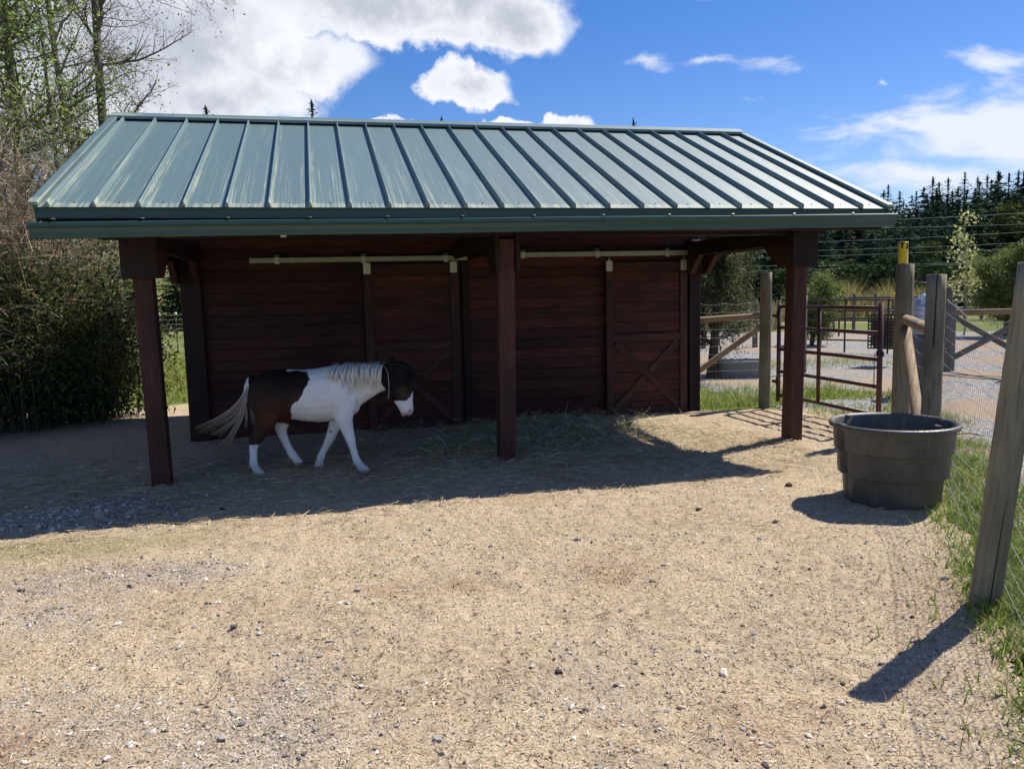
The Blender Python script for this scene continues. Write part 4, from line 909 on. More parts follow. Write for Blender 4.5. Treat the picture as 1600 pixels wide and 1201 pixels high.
# ------------------------------------------------------------------ trees and shrubs
def grow(rg, base, d, ln, r, lvl, segs, tips, par):
    """recursive limbs; collects (a, b, ra, rb)"""
    p = np.array(base, float); d = np.array(d, float); d /= np.linalg.norm(d); n = par['n'][lvl]; step = ln/n
    for i in range(n):
        d2 = d+rg.normal(0, par['wig'][lvl], 3); d2[2] += par['lift'][lvl]; d2 /= np.linalg.norm(d2); q = p+d2*step; r2 = r*(1-(i+1)/n*(1-par['end'])) if True else r
        ra = r*(1-i/n*(1-par['end'])); segs.append((p, q, ra, r2)); f = (i+1)/n
        if lvl < par['lv'] and f > par['from'][lvl]:
            for _ in range(rg.poisson(par['kids'][lvl])):
                a = rg.normal(0, 1, 3); a -= d2*(a@d2); a /= np.linalg.norm(a)+1e-9; nd_ = d2*par['fwd'][lvl]+a*(1-par['fwd'][lvl])
                t = rg.uniform(0, 1); grow(rg, p+(q-p)*t, nd_, ln*par['rat'][lvl]*rg.uniform(.6, 1.15)*(1.15-.6*f), ra*.42, lvl+1, segs, tips, par)
        p, d = q, d2
        if lvl >= par['lv']: tips.append(q)
    if lvl >= par['lv']-1: tips.append(p)
def leafy(name, base, height, r, par, seed, label, cat, leaf_n, leaf_s, pal, bark=(.14, .12, .10), d0=(0, 0, 1), group=None, sides=5, spread=.12, asp=.55, rmin=.0025):
    rg = np.random.default_rng(seed); segs = []; tips = []; grow(rg, (0, 0, -.1), d0, height, r, 0, segs, tips, par)
    root = thing(name, base, label, cat, group); T = Matrix.Translation(Vector(base))
    A = np.array([s[0] for s in segs]); Bq = np.array([s[1] for s in segs]); ra = np.maximum(np.array([s[2] for s in segs]), rmin); rb = np.maximum(np.array([s[3] for s in segs]), rmin*.7); big = ra > r*.45
    for nm, m, s in (('trunk', big, 8), ('branches', ~big, 3 if len(A) > 2500 else sides)):
        if not m.any(): continue
        V, F = prisms(A[m], Bq[m], ra[m], rb[m], s); c = np.repeat(np.array(bark)*(1+rg.normal(0, .18, (m.sum(), 1))), 2*s, 0)
        ob = obj(nm, mesh_np(nm, V, F, M_BARK, c, True), root, T)
        if nm == 'branches': ob['kind'] = 'stuff'
    if leaf_n:
        tp = np.array(tips); P = tp[rg.integers(0, len(tp), leaf_n)]+rg.normal(0, spread, (leaf_n, 3)); V, F = quads(P, rg.uniform(.6, 1.3, leaf_n)*leaf_s, asp=asp, rng=rg)
        pal = np.array(pal); c = pal[rg.integers(0, len(pal), leaf_n)]*(1+rg.normal(0, .18, (leaf_n, 1))).clip(.5, 1.6); obj('crown', mesh_np('crown', V, F, M_LEAF, np.repeat(c, 4, 0)), root, T)
    return root
P_ALDER = dict(lv=3, n=[16, 9, 6, 4], wig=[.014, .12, .2, .25], lift=[.03, .05, .03, .0], end=.25, kids=[2.6, 1.7, 1.25, 0], rat=[.28, .42, .45, 0], fwd=[.35, .45, .5, 0], **{'from': [.18, .15, .1, 1]})
P_SPREAD = dict(lv=3, n=[14, 10, 7, 4], wig=[.014, .10, .16, .25], lift=[.02, .02, .02, .0], end=.25, kids=[2.3, 1.7, 1.2, 0], rat=[.36, .40, .42, 0], fwd=[.18, .5, .55, 0], **{'from': [.25, .1, .1, 1]})
def base_at(px, dpt): 
    p = at(px, 500, dpt); return (p.x, p.y, 0)
GREEN = [(.22, .32, .06), (.29, .38, .08), (.16, .25, .045), (.36, .42, .12)]; OLIVE = [(.20, .20, .09), (.16, .18, .07), (.26, .25, .12), (.12, .14, .05)]
leafy('tall_alder', base_at(188, 15), 10.5, .13, P_SPREAD, 1, 'tall grey trunked tree with long bare side branches above the roof corner', 'tree', 3400, .045, OLIVE, (.16, .14, .12), spread=.1)
leafy('slim_alder', base_at(150, 17), 11, .11, P_ALDER, 2, 'slim straight tree second from the roof corner behind the brambles', 'tree', 3400, .045, OLIVE, (.17, .15, .125), spread=.1)
leafy('thin_alder', base_at(112, 15.5), 9.5, .06, P_ALDER, 3, 'thin dark stemmed tree between the slim tree and the leafy ones', 'tree', 4200, .045, OLIVE+GREEN, (.13, .115, .10), spread=.1)
leafy('leafy_maple', base_at(60, 14), 9.5, .12, P_ALDER, 4, 'leafy light green tree second from the left edge of the picture', 'tree', 10500, .065, GREEN, (.13, .12, .09), spread=.16)
leafy('edge_maple', base_at(5, 12.5), 9.0, .11, P_ALDER, 5, 'leafy bright green tree at the far left edge above the brambles', 'tree', 10500, .065, GREEN, (.12, .11, .085), spread=.16)
leafy('outer_maple', base_at(-110, 13), 9.0, .12, P_ALDER, 6, 'leafy light green tree cut by the left frame edge', 'tree', 11000, .075, GREEN, (.12, .11, .085), spread=.18)
# thicket of brambles and evergreen shrubs left of the shelter
def thicket():
    rg = np.random.default_rng(21); root = thing('bramble_thicket', (-3.0, 4.0, 0), 'dense tangled bramble thicket, brown twigs above dark green leaves, left of the shelter', 'thicket', None, 'stuff')
    def zone(x, y):      # front edge of the thicket from the left of the yard back past the shelter corner
        return True
    n = 1000; t = rg.random(n); bx = -1.5-t*2.7+rg.normal(0, .2, n); by = 4.55-t*2.4+rg.uniform(0, 1, n)*(.5+1.9*t)
    hmax = np.interp(t, [0, .12, .25, .45, 1], [1.5, 2.7, 3.6, 4.1, 4.5])*rg.uniform(.55, 1.05, n)
    A = []; Bq = []; ra = []; tips = []; low = []
    for i in range(n):
        p = np.array([bx[i], by[i], 0.]); d = np.array([rg.normal(0, .16), rg.normal(0, .16), 1.]); m = 8; r0 = rg.uniform(.004, .011); arch = rg.normal(0, .10, 2)
        for k in range(m):
            d[:2] += arch*(k/m)**1.5+rg.normal(0, .05, 2); dd = d/np.linalg.norm(d); q = p+dd*hmax[i]/m; A.append(p); Bq.append(q); ra.append(r0*(1-k/m*.7))
            if k > 1:
                for _ in range(rg.poisson(1.3)):
                    a = rg.normal(0, 1, 3); a[2] = abs(a[2])*.5+.1; a /= np.linalg.norm(a); l = rg.uniform(.15, .5); s_ = p+(q-p)*rg.random(); e = s_+a*l; A.append(s_); Bq.append(e); ra.append(r0*.4)
                    for _ in range(2):
                        b = a+rg.normal(0, .6, 3); b /= np.linalg.norm(b); e2 = e+b*l*.6; A.append(e-(e-s_)*rg.random()*.5); Bq.append(e2); ra.append(r0*.28); tips.append(e2)
                    tips.append(e); low.append(e)
            p = q
        tips.append(p)
    A = np.array(A); Bq = np.array(Bq); ra = np.maximum(np.array(ra), .0018); V, F = prisms(A, Bq, ra, ra*.75, 3); m = len(A)
    pal = np.array([(.48, .39, .275), (.57, .47, .345), (.38, .285, .195), (.62, .54, .43), (.43, .33, .235)]); zz = A[:, 2]
    c = pal[rg.integers(0, 5, m)]*(1+rg.normal(0, .15, (m, 1))); c[ra > .0036] = np.array([.12, .098, .080]); V_, F_ = V, F
    obj('twigs', mesh_np('twigs', V_, F_, M_BARK, np.repeat(c, 6, 0)), root)
    tp = np.array(tips); hh = tp[:, 2]
    # evergreen leaves in the lower half, new pale leaves near the shelter side
    k = tp[(hh < 2.0+.5*fbm(tp[:, 0]+tp[:, 2], tp[:, 1], .5, 3, 55))]; k = k[rg.random(len(k)) < .22]; n = 66000; P = k[rg.integers(0, len(k), n)]+rg.normal(0, .11, (n, 3)); lo = rg.random(n) < .30; P[lo, 2] *= rg.uniform(.1, .7, lo.sum()); P[:, 2] = np.abs(P[:, 2]); V, F = quads(P, rg.uniform(.022, .075, n), rng=rg)
    pal = np.array([(.018, .042, .010), (.026, .062, .013), (.038, .085, .017), (.06, .115, .024), (.13, .17, .035)]); c = pal[rg.integers(0, 5, n)]*(1+rg.normal(0, .2, (n, 1))).clip(.5, 1.6); obj('dark_leaves', mesh_np('dark_leaves', V, F, M_LEAF, np.repeat(c, 4, 0)), root)
    k = tp[(hh > 1.6)]; n = 9000; P = k[rg.integers(0, len(k), n)]+rg.normal(0, .05, (n, 3)); V, F = quads(P, rg.uniform(.02, .04, n), rng=rg)
    pal = np.array([(.30, .24, .13), (.24, .22, .09), (.36, .27, .17), (.20, .22, .07)]); c = pal[rg.integers(0, 4, n)]; obj('buds', mesh_np('buds', V, F, M_LEAF, np.repeat(c, 4, 0)), root)
    n = 8000; k = tp[(tp[:, 0] > -2.0) & (hh < 1.9)]; P = k[rg.integers(0, len(k), n)]+rg.normal(0, .10, (n, 3)); P[:, 2] = np.abs(P[:, 2]); V, F = quads(P, rg.uniform(.02, .045, n), rng=rg)
    pal = np.array([(.28, .34, .06), (.34, .38, .10), (.18, .25, .04)]); c = pal[rg.integers(0, 3, n)]; obj('pale_leaves', mesh_np('pale_leaves', V, F, M_LEAF, np.repeat(c, 4, 0)), root)
thicket()

def conifer_np(seed, H=1.0, whorls=24, per=8, w=.20, quad=7, droop=.35, bare=.08, ragged=.25, leafw=.055):
    """unit-height fir: trunk prism + hanging sprays"""
    rg = np.random.default_rng(seed); P = []; D = []; S_ = []; A = [(0, 0, 0)]; Bq = [(0, 0, 1.)]
    for i in range(whorls):
        f = min(.995, (i+rg.uniform(0, 1))/whorls); z = bare+(1-bare)*f; L_ = w*(1-f)**.85*(1+rg.normal(0, ragged))+.006; k = max(3, int(per*(1-.5*f)))
        for j in range(k):
            a = 2*math.pi*(j+rg.random())/k; l = max(.015, L_*rg.uniform(.65, 1.15)); d = np.array([math.cos(a), math.sin(a), -droop*(1-.7*f)+rg.normal(0, .08)])
            m = max(2, int(quad*(l/w)+1.5))
            for q in range(m):
                t = (q+.6+rg.uniform(-.3, .3))/m; P.append((d*l*t)+(0, 0, z+.10*l*t*t+rg.normal(0, .008))); D.append(d+rg.normal(0, .35, 3)); S_.append(leafw*rg.uniform(.6, 1.2)*(1.12-.85*f))
    for z in np.linspace(.90, 1.0, 10): P.append((0, 0, z)); D.append(np.array([rg.normal(0, .25), rg.normal(0, .25), 1.])); S_.append(.03)
    P = np.array(P); D = np.array(D); D /= np.linalg.norm(D, axis=1, keepdims=True); S_ = np.array(S_)[:, None]
    s = np.cross(D, rg.normal(0, .5, D.shape)+(0, 0, 1.)); s /= np.linalg.norm(s, axis=1, keepdims=True)+1e-9
    V = np.stack([P-D*S_*.55, P+s*S_*.28-np.array([0, 0, .15])*S_, P+D*S_*.75, P-s*S_*.28-np.array([0, 0, .15])*S_], 1).reshape(-1, 3); F = np.arange(len(V)).reshape(-1, 4)
    c = np.repeat(rg.normal(1, .22, (len(P), 1)).clip(.5, 1.6), 4, 0)
    tv, tf = prisms(np.array([(0, 0, 0.)]), np.array([(0, 0, .96)]), .014, .002, 6)
    return V, F, c, tv, tf
def crown_np(seed, clumps=26, per=70):
    rg = np.random.default_rng(seed); P = []
    for i in range(clumps):
        a = rg.uniform(0, 6.28); h = rg.uniform(.22, .93); rr_ = .27*math.sqrt(max(.05, 1-((h-.52)/.48)**2))*rg.uniform(.35, 1.0); c0 = np.array([rr_*math.cos(a), rr_*math.sin(a), h]); q = rg.normal(0, 1, (per, 3)); q /= np.linalg.norm(q, axis=1, keepdims=True); P.append(c0+q*np.array([1, 1, .75])*rg.uniform(.06, .12)*rg.uniform(.5, 1.05, (per, 1)))
    P = np.concatenate(P); V, F = quads(P, rg.uniform(.025, .05, len(P)), rng=rg, asp=.7); c = np.repeat(rg.normal(1, .22, (len(P), 1)).clip(.5, 1.6), 4, 0); tv, tf = prisms(np.array([(0, 0, 0.)]), np.array([(0, 0, .8)]), .018, .004, 6); return V, F, c, tv, tf
FIRS = [conifer_np(s, whorls=22, per=8, w=ww, quad=5, leafw=.12) for s, ww in ((1, .19), (2, .23), (3, .17), (4, .21))]
FIRS_HI = [conifer_np(s+10, whorls=46, per=12, w=ww, quad=10, leafw=.05) for s, ww in ((1, .22), (2, .26), (3, .20))]
FIRS_HI += [crown_np(50), crown_np(51), crown_np(52)]
def forest_z(x, y): return float(hill(np.array(x), np.array(y)))
def conifer(name, base, H, k, label, cat, group, col, hi=False, wide=1.0, cache={}):
    V, F, c, tv, tf = (FIRS_HI if hi else FIRS)[k]; key = (k, hi, col)
    if key not in cache: cache[key] = (mesh_np('crown', V, F, M_NEEDLE, c*np.array(col)), mesh_np('trunk', tv, tf, M_BARK, np.tile((.09, .07, .055), (len(tv), 1))))
    root = thing(name, base, label, cat, group); T = Matrix.Translation(Vector(base)) @ Matrix.Rotation(rnd.uniform(0, 6), 4, 'Z') @ Matrix.Diagonal((H*wide, H*wide, H, 1))
    obj('crown', cache[key][0], root, T); obj('trunk', cache[key][1], root, T); return root
DKF = (.028, .052, .034); BRL = (.085, .115, .035); BRD = (.050, .085, .034); MDF = (.046, .076, .034); OLF = (.080, .100, .034)
# forest mass on the far slope, one body
def forest():
    rg = np.random.default_rng(5); parts = []; cols = []
    for i in range(520):
        az = rg.uniform(.46, 1.05) if rg.random() < .68 else rg.uniform(-.75, 1.25); dpt = rg.uniform(66, 135); x = 1.4+dpt*math.sin(az); y = -7.3+dpt*math.cos(az); pxl = math.degrees(az)
        lim = np.interp(az, [-.8, -.2, .55, .62, .8, 1.3], [.17, .15, .135, .118, .125, .13])*dpt
        H = min(rg.uniform(.66, 1.0)*lim, 20)-forest_z(x, y)*.85; H = max(5, H); V, F, c, tv, tf = FIRS[rg.integers(0, 4)]; a = rg.uniform(0, 6.28); ca, sa = math.cos(a), math.sin(a); wd = rg.uniform(1.1, 1.8)*H
        P = np.stack([(V[:, 0]*ca-V[:, 1]*sa)*wd+x, (V[:, 0]*sa+V[:, 1]*ca)*wd+y, V[:, 2]*H+forest_z(x, y)-.3], 1); parts.append((P, F)); b = rg.uniform(.8, 1.6); cols.append(c*np.array(DKF if rg.random() < .5 else (MDF if rg.random() < .7 else OLF))*b)
    V, F = join(parts); o = obj('forest', mesh_np('forest', V, F, M_NEEDLE, np.concatenate(cols))); tag(o, 'dense dark conifer forest covering the far slope', 'forest', None, 'stuff')
forest()
ORD = ['first', 'second', 'third', 'fourth', 'fifth', 'sixth', 'seventh', 'eighth', 'ninth', 'tenth', 'eleventh', 'twelfth', 'thirteenth', 'fourteenth']
SKY = [(1388, 290, 100), (1406, 300, 96), (1432, 300, 104), (1458, 278, 100), (1482, 278, 98), (1508, 271, 96), (1528, 277, 102), (1543, 274, 100), (1560, 268, 103), (1577, 272, 98), (1592, 266, 100)]
for i, (px, py, dp) in enumerate(SKY):
    p = at(px, py, dp); z0 = forest_z(p.x, p.y)-.3; conifer('skyline_fir', (p.x, p.y, z0), p.z-z0, i % 3, ORD[i]+' dark fir from the left along the forest skyline right of the roof', 'fir tree', 'firs on the forest skyline', DKF, True, rnd.uniform(1.2, 1.6))
for px, py, dp, lb in ((487, 161, 58, 'fir tip showing above the ridge under the big white cloud'), (690, 183, 62, 'tiny fir tip above the ridge below the small round cloud'), (990, 189, 62, 'fir tip above the right half of the ridge'), (322, 170, 50, 'small fir tip above the ridge beside the bare branches')):
    p = at(px, py, dp); conifer('ridge_fir', (p.x, p.y, forest_z(p.x, p.y)-.3), p.z-forest_z(p.x, p.y)+.3, 1, lb, 'fir tree', 'firs behind the shelter', DKF, True, .9)
for px, py, dp, k, wd, col, lb in ((1421, 326, 50, 0, 1.3, DKF, 'dark broad conifer standing behind the yellow post sleeve'), (1380, 358, 46, 1, 1.5, MDF, 'broad dark green conifer left of the yellow post sleeve'), (1445, 345, 54, 2, 1.3, DKF, 'dark conifer between the corner post and the pale sapling'), (1330, 372, 58, 0, 1.7, DKF, 'wide shaded conifer right of the porch, crossed by power lines'), (1290, 365, 60, 1, 1.8, DKF, 'wide shaded conifer just right of the porch post'), (1568, 312, 62, 3, 1.5, OLF, 'large olive green tree beyond the pale sapling'), (1625, 325, 58, 4, 1.5, OLF, 'olive green tree cut by the right frame edge'), (1405, 392, 43, 5, 1.5, BRD, 'rounded mid green tree just behind the corner post top'), (1350, 410, 42, 3, 1.6, BRD, 'rounded dark green tree above the tube gate end'), (1310, 402, 47, 4, 1.5, BRL, 'light green rounded tree above the middle of the tube gate'), (1475, 398, 46, 5, 1.4, BRD, 'rounded green tree left of the pale sapling trunk'), (1545, 385, 50, 4, 1.4, BRL, 'light olive rounded tree right of the pale sapling'), (1450, 372, 52, 3, 1.3, BRL, 'light green rounded tree between the corner post and the sapling'), (1240, 400, 48, 5, 1.6, BRD, 'rounded green tree hidden partly by the right porch post'), (1530, 340, 64, 0, 1.5, MDF, 'mid green conifer left of the large olive pine'), (1490, 352, 66, 1, 1.5, DKF, 'dark conifer directly behind the pale sapling'), (1180, 380, 55, 2, 1.6, DKF, 'dark conifer seen through the porch end opening'), (270, 400, 46, 1, 1.8, MDF, 'dark green conifer seen between left post and wall'), (215, 415, 44, 2, 1.8, MDF, 'dark green conifer behind the left porch post')):
    p = at(px, py, dp); z0 = forest_z(p.x, p.y)-.3; conifer('conifer' if k < 3 else 'broadleaf_tree', (p.x, p.y, z0), p.z-z0, k, lb, 'conifer' if k < 3 else 'tree', 'conifers beyond the paddocks' if k < 3 else 'rounded trees beyond the paddocks', col, True, wd)
# nearer pines with open crowns
P_PINE = dict(lv=2, n=[10, 7, 4], wig=[.07, .14, .2], lift=[.03, .05, .07], end=.3, kids=[4.2, 2.2, 0], rat=[.42, .45, 0], fwd=[.22, .5, 0], **{'from': [.22, .12, 1]})
def pine(name, base, H, r, seed, label, pal, n, s, spread, d0=(0, 0, 1)): return leafy(name, base, H, r, P_PINE, seed, label, 'pine tree', n, s, pal, (.085, .07, .058), d0, None, 6, spread, .16)
PAL_P = [(.075, .095, .035), (.10, .12, .045), (.055, .075, .028), (.15, .16, .07)]; PAL_B = [(.12, .17, .04), (.17, .22, .055), (.09, .14, .03), (.22, .25, .08)]
pine('shore_pine', (8.35, 6.05, 0), 3.5, .10, 31, 'open crowned pine behind the brace fence by the shelter corner', PAL_P, 42000, .11, .08, (.22, .0, 1))
pine('low_pine', (14.7, 12.3, 0), 1.9, .07, 32, 'low bright green pine right of the porch post', PAL_B, 15000, .13, .10)
pine('bushy_pine', (at(1574, 430, 24).x, at(1574, 430, 24).y, 0), 2.5, .08, 33, 'bushy bright green pine near the right frame edge', PAL_B, 26000, .14, .12)
P_SAP = dict(lv=1, n=[14, 5], wig=[.04, .12], lift=[.02, .08], end=.25, kids=[3.0, 0], rat=[.17, 0], fwd=[.45, 0], **{'from': [.30, 1]})
leafy('sapling', base_at(1507, 25), 3.7, .03, P_SAP, 34, 'slender sapling with sparse pale yellow leaves beyond the fence', 'sapling', 800, .11, [(.52, .53, .22), (.60, .58, .30), (.40, .45, .15)], (.30, .27, .23), (.04, .0, 1), spread=.13)
# tawny scrub along the far paddock edge
def scrub(name, px0, px1, dpt, h, n, label, pal):
    rg = np.random.default_rng(int(px0)); t = rg.random(n); dp = dpt+rg.normal(0, 1.2, n); P = np.array([tuple(at(px0+(px1-px0)*a, 470, b)) for a, b in zip(t, dp)]); hh = h*rg.uniform(.4, 1.1, n)*(.75+.4*fbm(t*14, t*0, 1., 3, 4))
    P[:, 2] = hill(P[:, 0], P[:, 1]); V, F, c = blades(P[:, 0], P[:, 1], hh, pick(n, pal, .2), P[:, 2], .018, .16); o = obj(name, mesh_np(name, V, F, M_LEAF, c)); tag(o, label, 'scrub', None, 'stuff')
scrub('scrub', 1215, 1480, 40, 1.9, 9000, 'tawny yellow scrub along the far edge of the paddocks', [(.30, .26, .09), (.38, .33, .12), (.24, .23, .07), (.20, .17, .08)])
scrub('dry_grass', 1085, 1215, 33, 1.1, 4000, 'dry pinkish grass beyond the pine', [(.32, .26, .17), (.26, .22, .13), (.20, .20, .09)])

# ------------------------------------------------------------------ far paddock furniture
M_PIPE = m_plain('rusty_brown_pipe', (.065, .035, .03), .5, .3, .4, .25, 20)
def fence_line(name, a, b, h, npost, rails, pm, rm, rp, rr_, label, cat='fence', group=None, square=False):
    a = Vector(a); b = Vector(b); root = thing(name, (a+b)/2, label, cat, group)
    for i in range(npost):
        p = a.lerp(b, i/(npost-1)); round_post('post', root, p+Vector((0, 0, -.1)), p+Vector((0, 0, h)), rp, rp, pm, 10, i+3, False)
    for z in rails: tube('rail', root, [tuple(a+Vector((0, 0, z))), tuple(b+Vector((0, 0, z)))], rr_, rm, 7)
    return root
cl = gnd(1257, 548); crr = gnd(1402, 553); crr2 = cl.lerp(crr, 1.35)
fence_line('corral_panel', cl, crr2, 1.32, 4, (.30, .54, .78, 1.02, 1.28), M_PIPE, M_PIPE, .022, .02, 'brown pipe corral panel beyond the tube gate')
# black hay net on the corral panel
def hay_net():
    c_ = at(1381, 517, 16.0); root = thing('hay_net', (c_.x, c_.y, .36), 'black square mesh hay net hanging on the corral panel', 'hay net'); ax = (crr-cl).normalized(); th = Vector((ax.y, -ax.x, 0))
    core_m = m_plain('packed_hay', (.16, .13, .07), .9); w, h = .5, .66; z0 = .36
    timber('hay_fill', root, Vector((c_.x, c_.y, z0+h/2))-ax*w*.46, Vector((c_.x, c_.y, z0+h/2))+ax*w*.46, .26, h*.96, core_m, (0, 0, 1), .09)
    for i in range(9):
        f = i/8-.5
        for s in (-1, 1):
            o = Vector((c_.x, c_.y, 0))+th*(s*.145); timber('strap', root, o+ax*(f*w)+Vector((0, 0, z0)), o+ax*(f*w)+Vector((0, 0, z0+h)), .008, .026, M_BLK, ax, .002)
    for i in range(11):
        z = z0+h*i/10
        for s in (-1, 1):
            o = Vector((c_.x, c_.y, z))+th*(s*.152); timber('strap', root, o-ax*w*.52, o+ax*w*.52, .008, .026, M_BLK, (0, 0, 1), .002)
hay_net()
# wooden fences further off
a = at(1303, 475, 30); b = at(1440, 480, 27); fence_line('far_rail_fence', (a.x, a.y, 0), (b.x, b.y, 0), 1.35, 5, (.45, .8, 1.2), M_GREYBOARD, M_GREYBOARD, .06, .045, 'distant grey rail fence behind the corral panel')
for px, lb in ((1312, 'small yellow cap on a far fence post left of the tube gate end'), (1396, 'small yellow cap on a far fence post beside the corner post')):
    p = at(px, 461, 26); q = thing('marker_post', (p.x, p.y, 0), lb.replace('small yellow cap on a far fence post', 'thin far post with small yellow cap'), 'post'); tube('stake', q, [(p.x, p.y, -.1), (p.x, p.y, p.z-.06)], .03, M_PIPE, 7); tube('cap', q, [(p.x, p.y, p.z-.08), (p.x, p.y, p.z+.07)], .055, M_YEL, 10)
# post left standing right of the porch post
p = gnd(1255, 582); q = round_post('fence_post', None, (p.x, p.y, -.1), (p.x, p.y, 1.45), .055, .052, M_GREYBOARD, 12, 40); tag(q, 'grey wooden post standing just right of the right porch post', 'post')
# trough behind the brace fence
def trough():
    c_ = gnd(1160, 588); root = thing('water_trough', c_, 'grey galvanised oval trough behind the brace fence', 'trough'); prof = [(1.0, .0), (1.0, .03), (1.02, .28), (1.035, .30), (1.02, .315), (.98, .30), (.96, .05), (.0, .05)]; s = 40; V = []
    for (k, z) in prof:
        for j in range(s):
            a = 2*math.pi*j/s; x = math.copysign(abs(math.cos(a))**.6, math.cos(a))*.46*k; y = math.copysign(abs(math.sin(a))**.75, math.sin(a))*.28*k; V.append((c_.x+x*.95+y*.2, c_.y-x*.3+y, z))
    F = [[i*s+k, i*s+(k+1) % s, (i+1)*s+(k+1) % s, (i+1)*s+k] for i in range(len(prof)-1) for k in range(s)]; obj('trough_body', mesh_np('trough_body', np.array(V), np.array(F), m_plain('dull_grey_trough', (.20, .225, .235), .6, 0, .4), None, True), root)
trough()
# posts behind the brace fence
for px, py, h, lb in ((1099, 495, 1.35, 'short grey post at the shelter corner beyond the brace fence'), (1180, 492, 1.3, 'short grey post left of the round gate post, far side')):
    p = at(px, py, 22); q = round_post('far_post', None, (p.x, p.y, -.1), (p.x, p.y, h), .075, .07, M_GREYBOARD, 12, px); tag(q, lb, 'post')
# timber gate with crossed boards across the drive
def cross_gate():
    a = gnd(1476, 578); b = gnd(1612, 588); a = Vector((a.x, a.y, 0)); b = Vector((b.x, b.y, 0)); root = thing('drive_fence', (a+b)/2, 'grey board fence with crossed braces across the gravel drive', 'fence')
    for p, h, r in ((a, 1.55, .09), (b, 1.5, .085)): round_post('post', root, p+Vector((0, 0, -.1)), p+Vector((0, 0, h)), r, r, M_GREYBOARD, 12, 4)
    d = (b-a).normalized(); p2 = a+d*.16; round_post('post', root, p2+Vector((0, .05, -.1)), p2+Vector((0, .05, 1.25)), .06, .06, M_GREYBOARD, 12, 8)
    round_post('top_rail', root, a+d*.1+Vector((0, 0, 1.08)), b-d*.1+Vector((0, 0, 1.12)), .055, .05, M_BARKRAIL, 10, 5, False)
    timber('cross_board', root, a+d*.14+Vector((0, 0, 1.0)), b-d*.12+Vector((0, 0, .34)), .04, .10, M_GREYBOARD); n_ = Vector((d.y, -d.x, 0))*.05
    timber('cross_board', root, a+d*.14+n_+Vector((0, 0, .22)), b-d*.12+n_+Vector((0, 0, .98)), .04, .10, M_GREYBOARD)
cross_gate()
# far open shelter with rail fence
def far_shelter():
    c0 = at(1446, 446, 42); c1 = at(1560, 444, 41); root = thing('far_shelter', (c0+c1)/2, 'distant low open shelter with dark roof right of the fence posts', 'shelter'); ax = (Vector((c1.x, c1.y, 0))-Vector((c0.x, c0.y, 0))); ln = ax.length; ax.normalize(); th = Vector((-ax.y, ax.x, 0)); o = Vector((c0.x, c0.y, 0))
    V, F = slab([o+Vector((0, 0, 1.72)), o+ax*ln+Vector((0, 0, 1.72)), o+ax*ln+th*3+Vector((0, 0, 1.80)), o+th*3+Vector((0, 0, 1.80))], Vector((0, -.2, 1)), .14); obj('roof', mesh_np('roof', V, F, m_plain('dark_far_roof', (.022, .018, .02), .8)), root)
    for k in range(4):
        p = o+ax*(ln*(k+.1)/3.4); timber('post', root, p+Vector((0, 0, -.1)), p+Vector((0, 0, 1.62)), .14, .14, M_TIMBER, (0, 1, 0))
    timber('back_wall', root, o+th*2.8+Vector((0, 0, 1.0)), o+ax*ln+th*2.8+Vector((0, 0, 1.0)), .05, 2.0, M_DARKTIMBER)
far_shelter()
a = at(1484, 470, 36); b = at(1590, 466, 33); fence_line('pale_rail_fence', (a.x, a.y, 0), (b.x, b.y, 0), 1.25, 5, (.55, .85, 1.12), M_GREYBOARD, m_plain('pale_weathered_rail', (.42, .40, .36), .8), .07, .05, 'distant pale rail fence in front of the low far shelter')
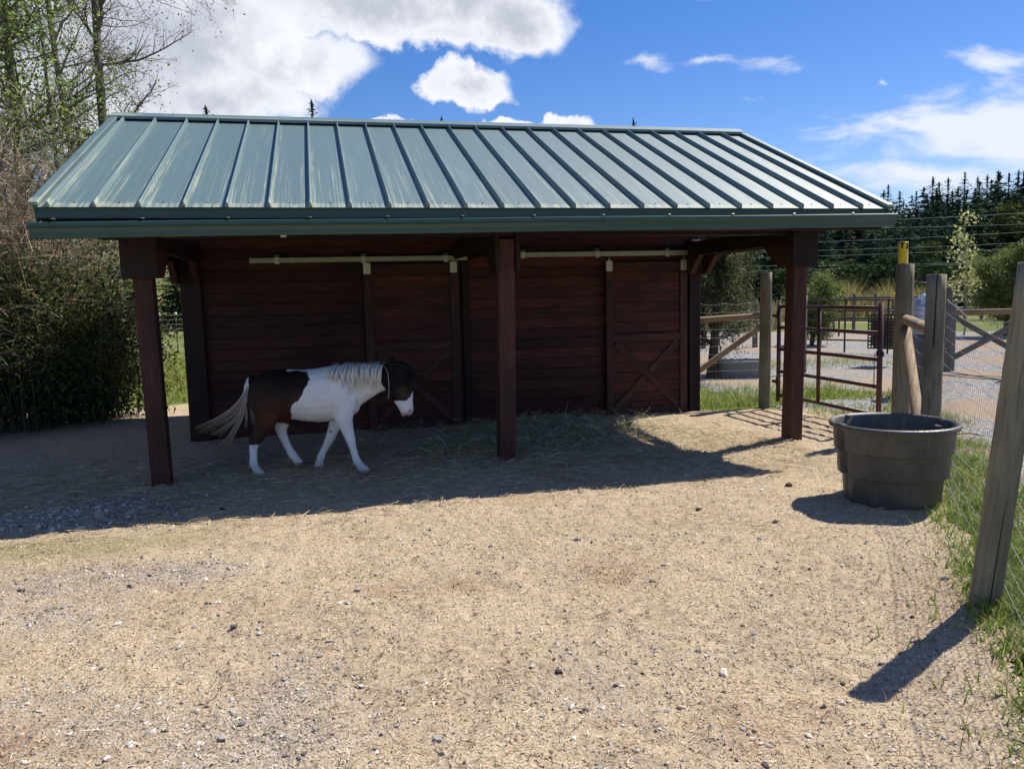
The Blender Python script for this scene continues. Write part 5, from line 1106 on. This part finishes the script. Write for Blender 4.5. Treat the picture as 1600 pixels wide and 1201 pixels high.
# tarp-covered bundle behind the corner post
def tarp():
    c_ = at(1443, 470, 11.5); root = thing('tarp_bundle', (c_.x, c_.y, 0), 'light blue and white tarp over a barrel behind the fence posts', 'tarp'); t = MT('blue_white_tarp'); nz = t.noise(t.co('Object', (3, 3, 9)), 3, 3); mat = t.done(t.mix(t.sm(nz, .45, .6), (.60, .63, .66), (.16, .33, .52)), .45)
    s = 24; V = []; zs = np.linspace(0, 1, 9)
    for f in zs:
        for k in range(s):
            a = 2*math.pi*k/s; r = .19*(1-.9*f**4)*(1+.07*math.sin(5*a+3*f)+.04*math.sin(9*a)); V.append((c_.x+r*math.cos(a), c_.y+r*math.sin(a), .85+f*.63))
    F = [[i*s+k, i*s+(k+1) % s, (i+1)*s+(k+1) % s, (i+1)*s+k] for i in range(8) for k in range(s)]; obj('tarp', mesh_np('tarp', np.array(V), np.array(F), mat, None, True), root)
    V, F = tube_np([(c_.x, c_.y, -.02), (c_.x, c_.y, .45), (c_.x, c_.y, .9)], [.2, .215, .2], 20); obj('barrel', mesh_np('barrel', V, F, m_plain('dark_barrel', (.05, .055, .06), .5), None, True), root)
tarp()
# far wire fence in the pasture on the left
def left_fence():
    a = at(120, 497, 25); b = at(420, 492, 26.5); a = Vector((a.x, a.y, 0)); b = Vector((b.x, b.y, 0)); root = thing('pasture_fence', (a+b)/2, 'far wire fence with white topped steel stakes across the left pasture', 'fence'); wt = m_plain('white_insulator', (.75, .75, .73), .5)
    for i in range(13):
        p = a.lerp(b, i/12); s_ = tube('stake', root, [tuple(p+Vector((0, 0, -.1))), tuple(p+Vector((0, 0, 1.25)))], .018, M_PIPE, 6); tube('white_top', s_, [tuple(p+Vector((0, 0, 1.2))), tuple(p+Vector((0, 0, 1.30)))], .04, wt, 8)
    for z in [float(q) for q in np.linspace(.15, 1.22, 8)]: tube('wire', root, [tuple(a+Vector((0, 0, z))), tuple(b+Vector((0, 0, z)))], .008, M_GALV, 5)
left_fence()
# overhead lines
for i, (x0, y0, x1, y1) in enumerate(((1268, 349, 1497, 339), (1268, 358, 1497, 354), (1268, 379, 1497, 369), (1268, 392, 1497, 384.5), (1268, 401, 1497, 393), (1260, 416, 1340, 414.5), (1256, 422, 1340, 419))):
    k = (y1-y0)/(x1-x0); pts = []
    for px in np.linspace(900, 1760, 25): p = at(px, y0+k*(px-x0)+.00004*(px-1380)**2*-1+.0, 44); pts.append(tuple(p))
    o = tube('power_line', None, pts, .0065, m_plain('aluminium_cable', (.26, .28, .29), .6, .0) if i == 0 else bpy.data.materials['aluminium_cable'], 5); tag(o, ORD[i]+' overhead cable from the top crossing the conifers right of the porch', 'cable', 'overhead power lines')
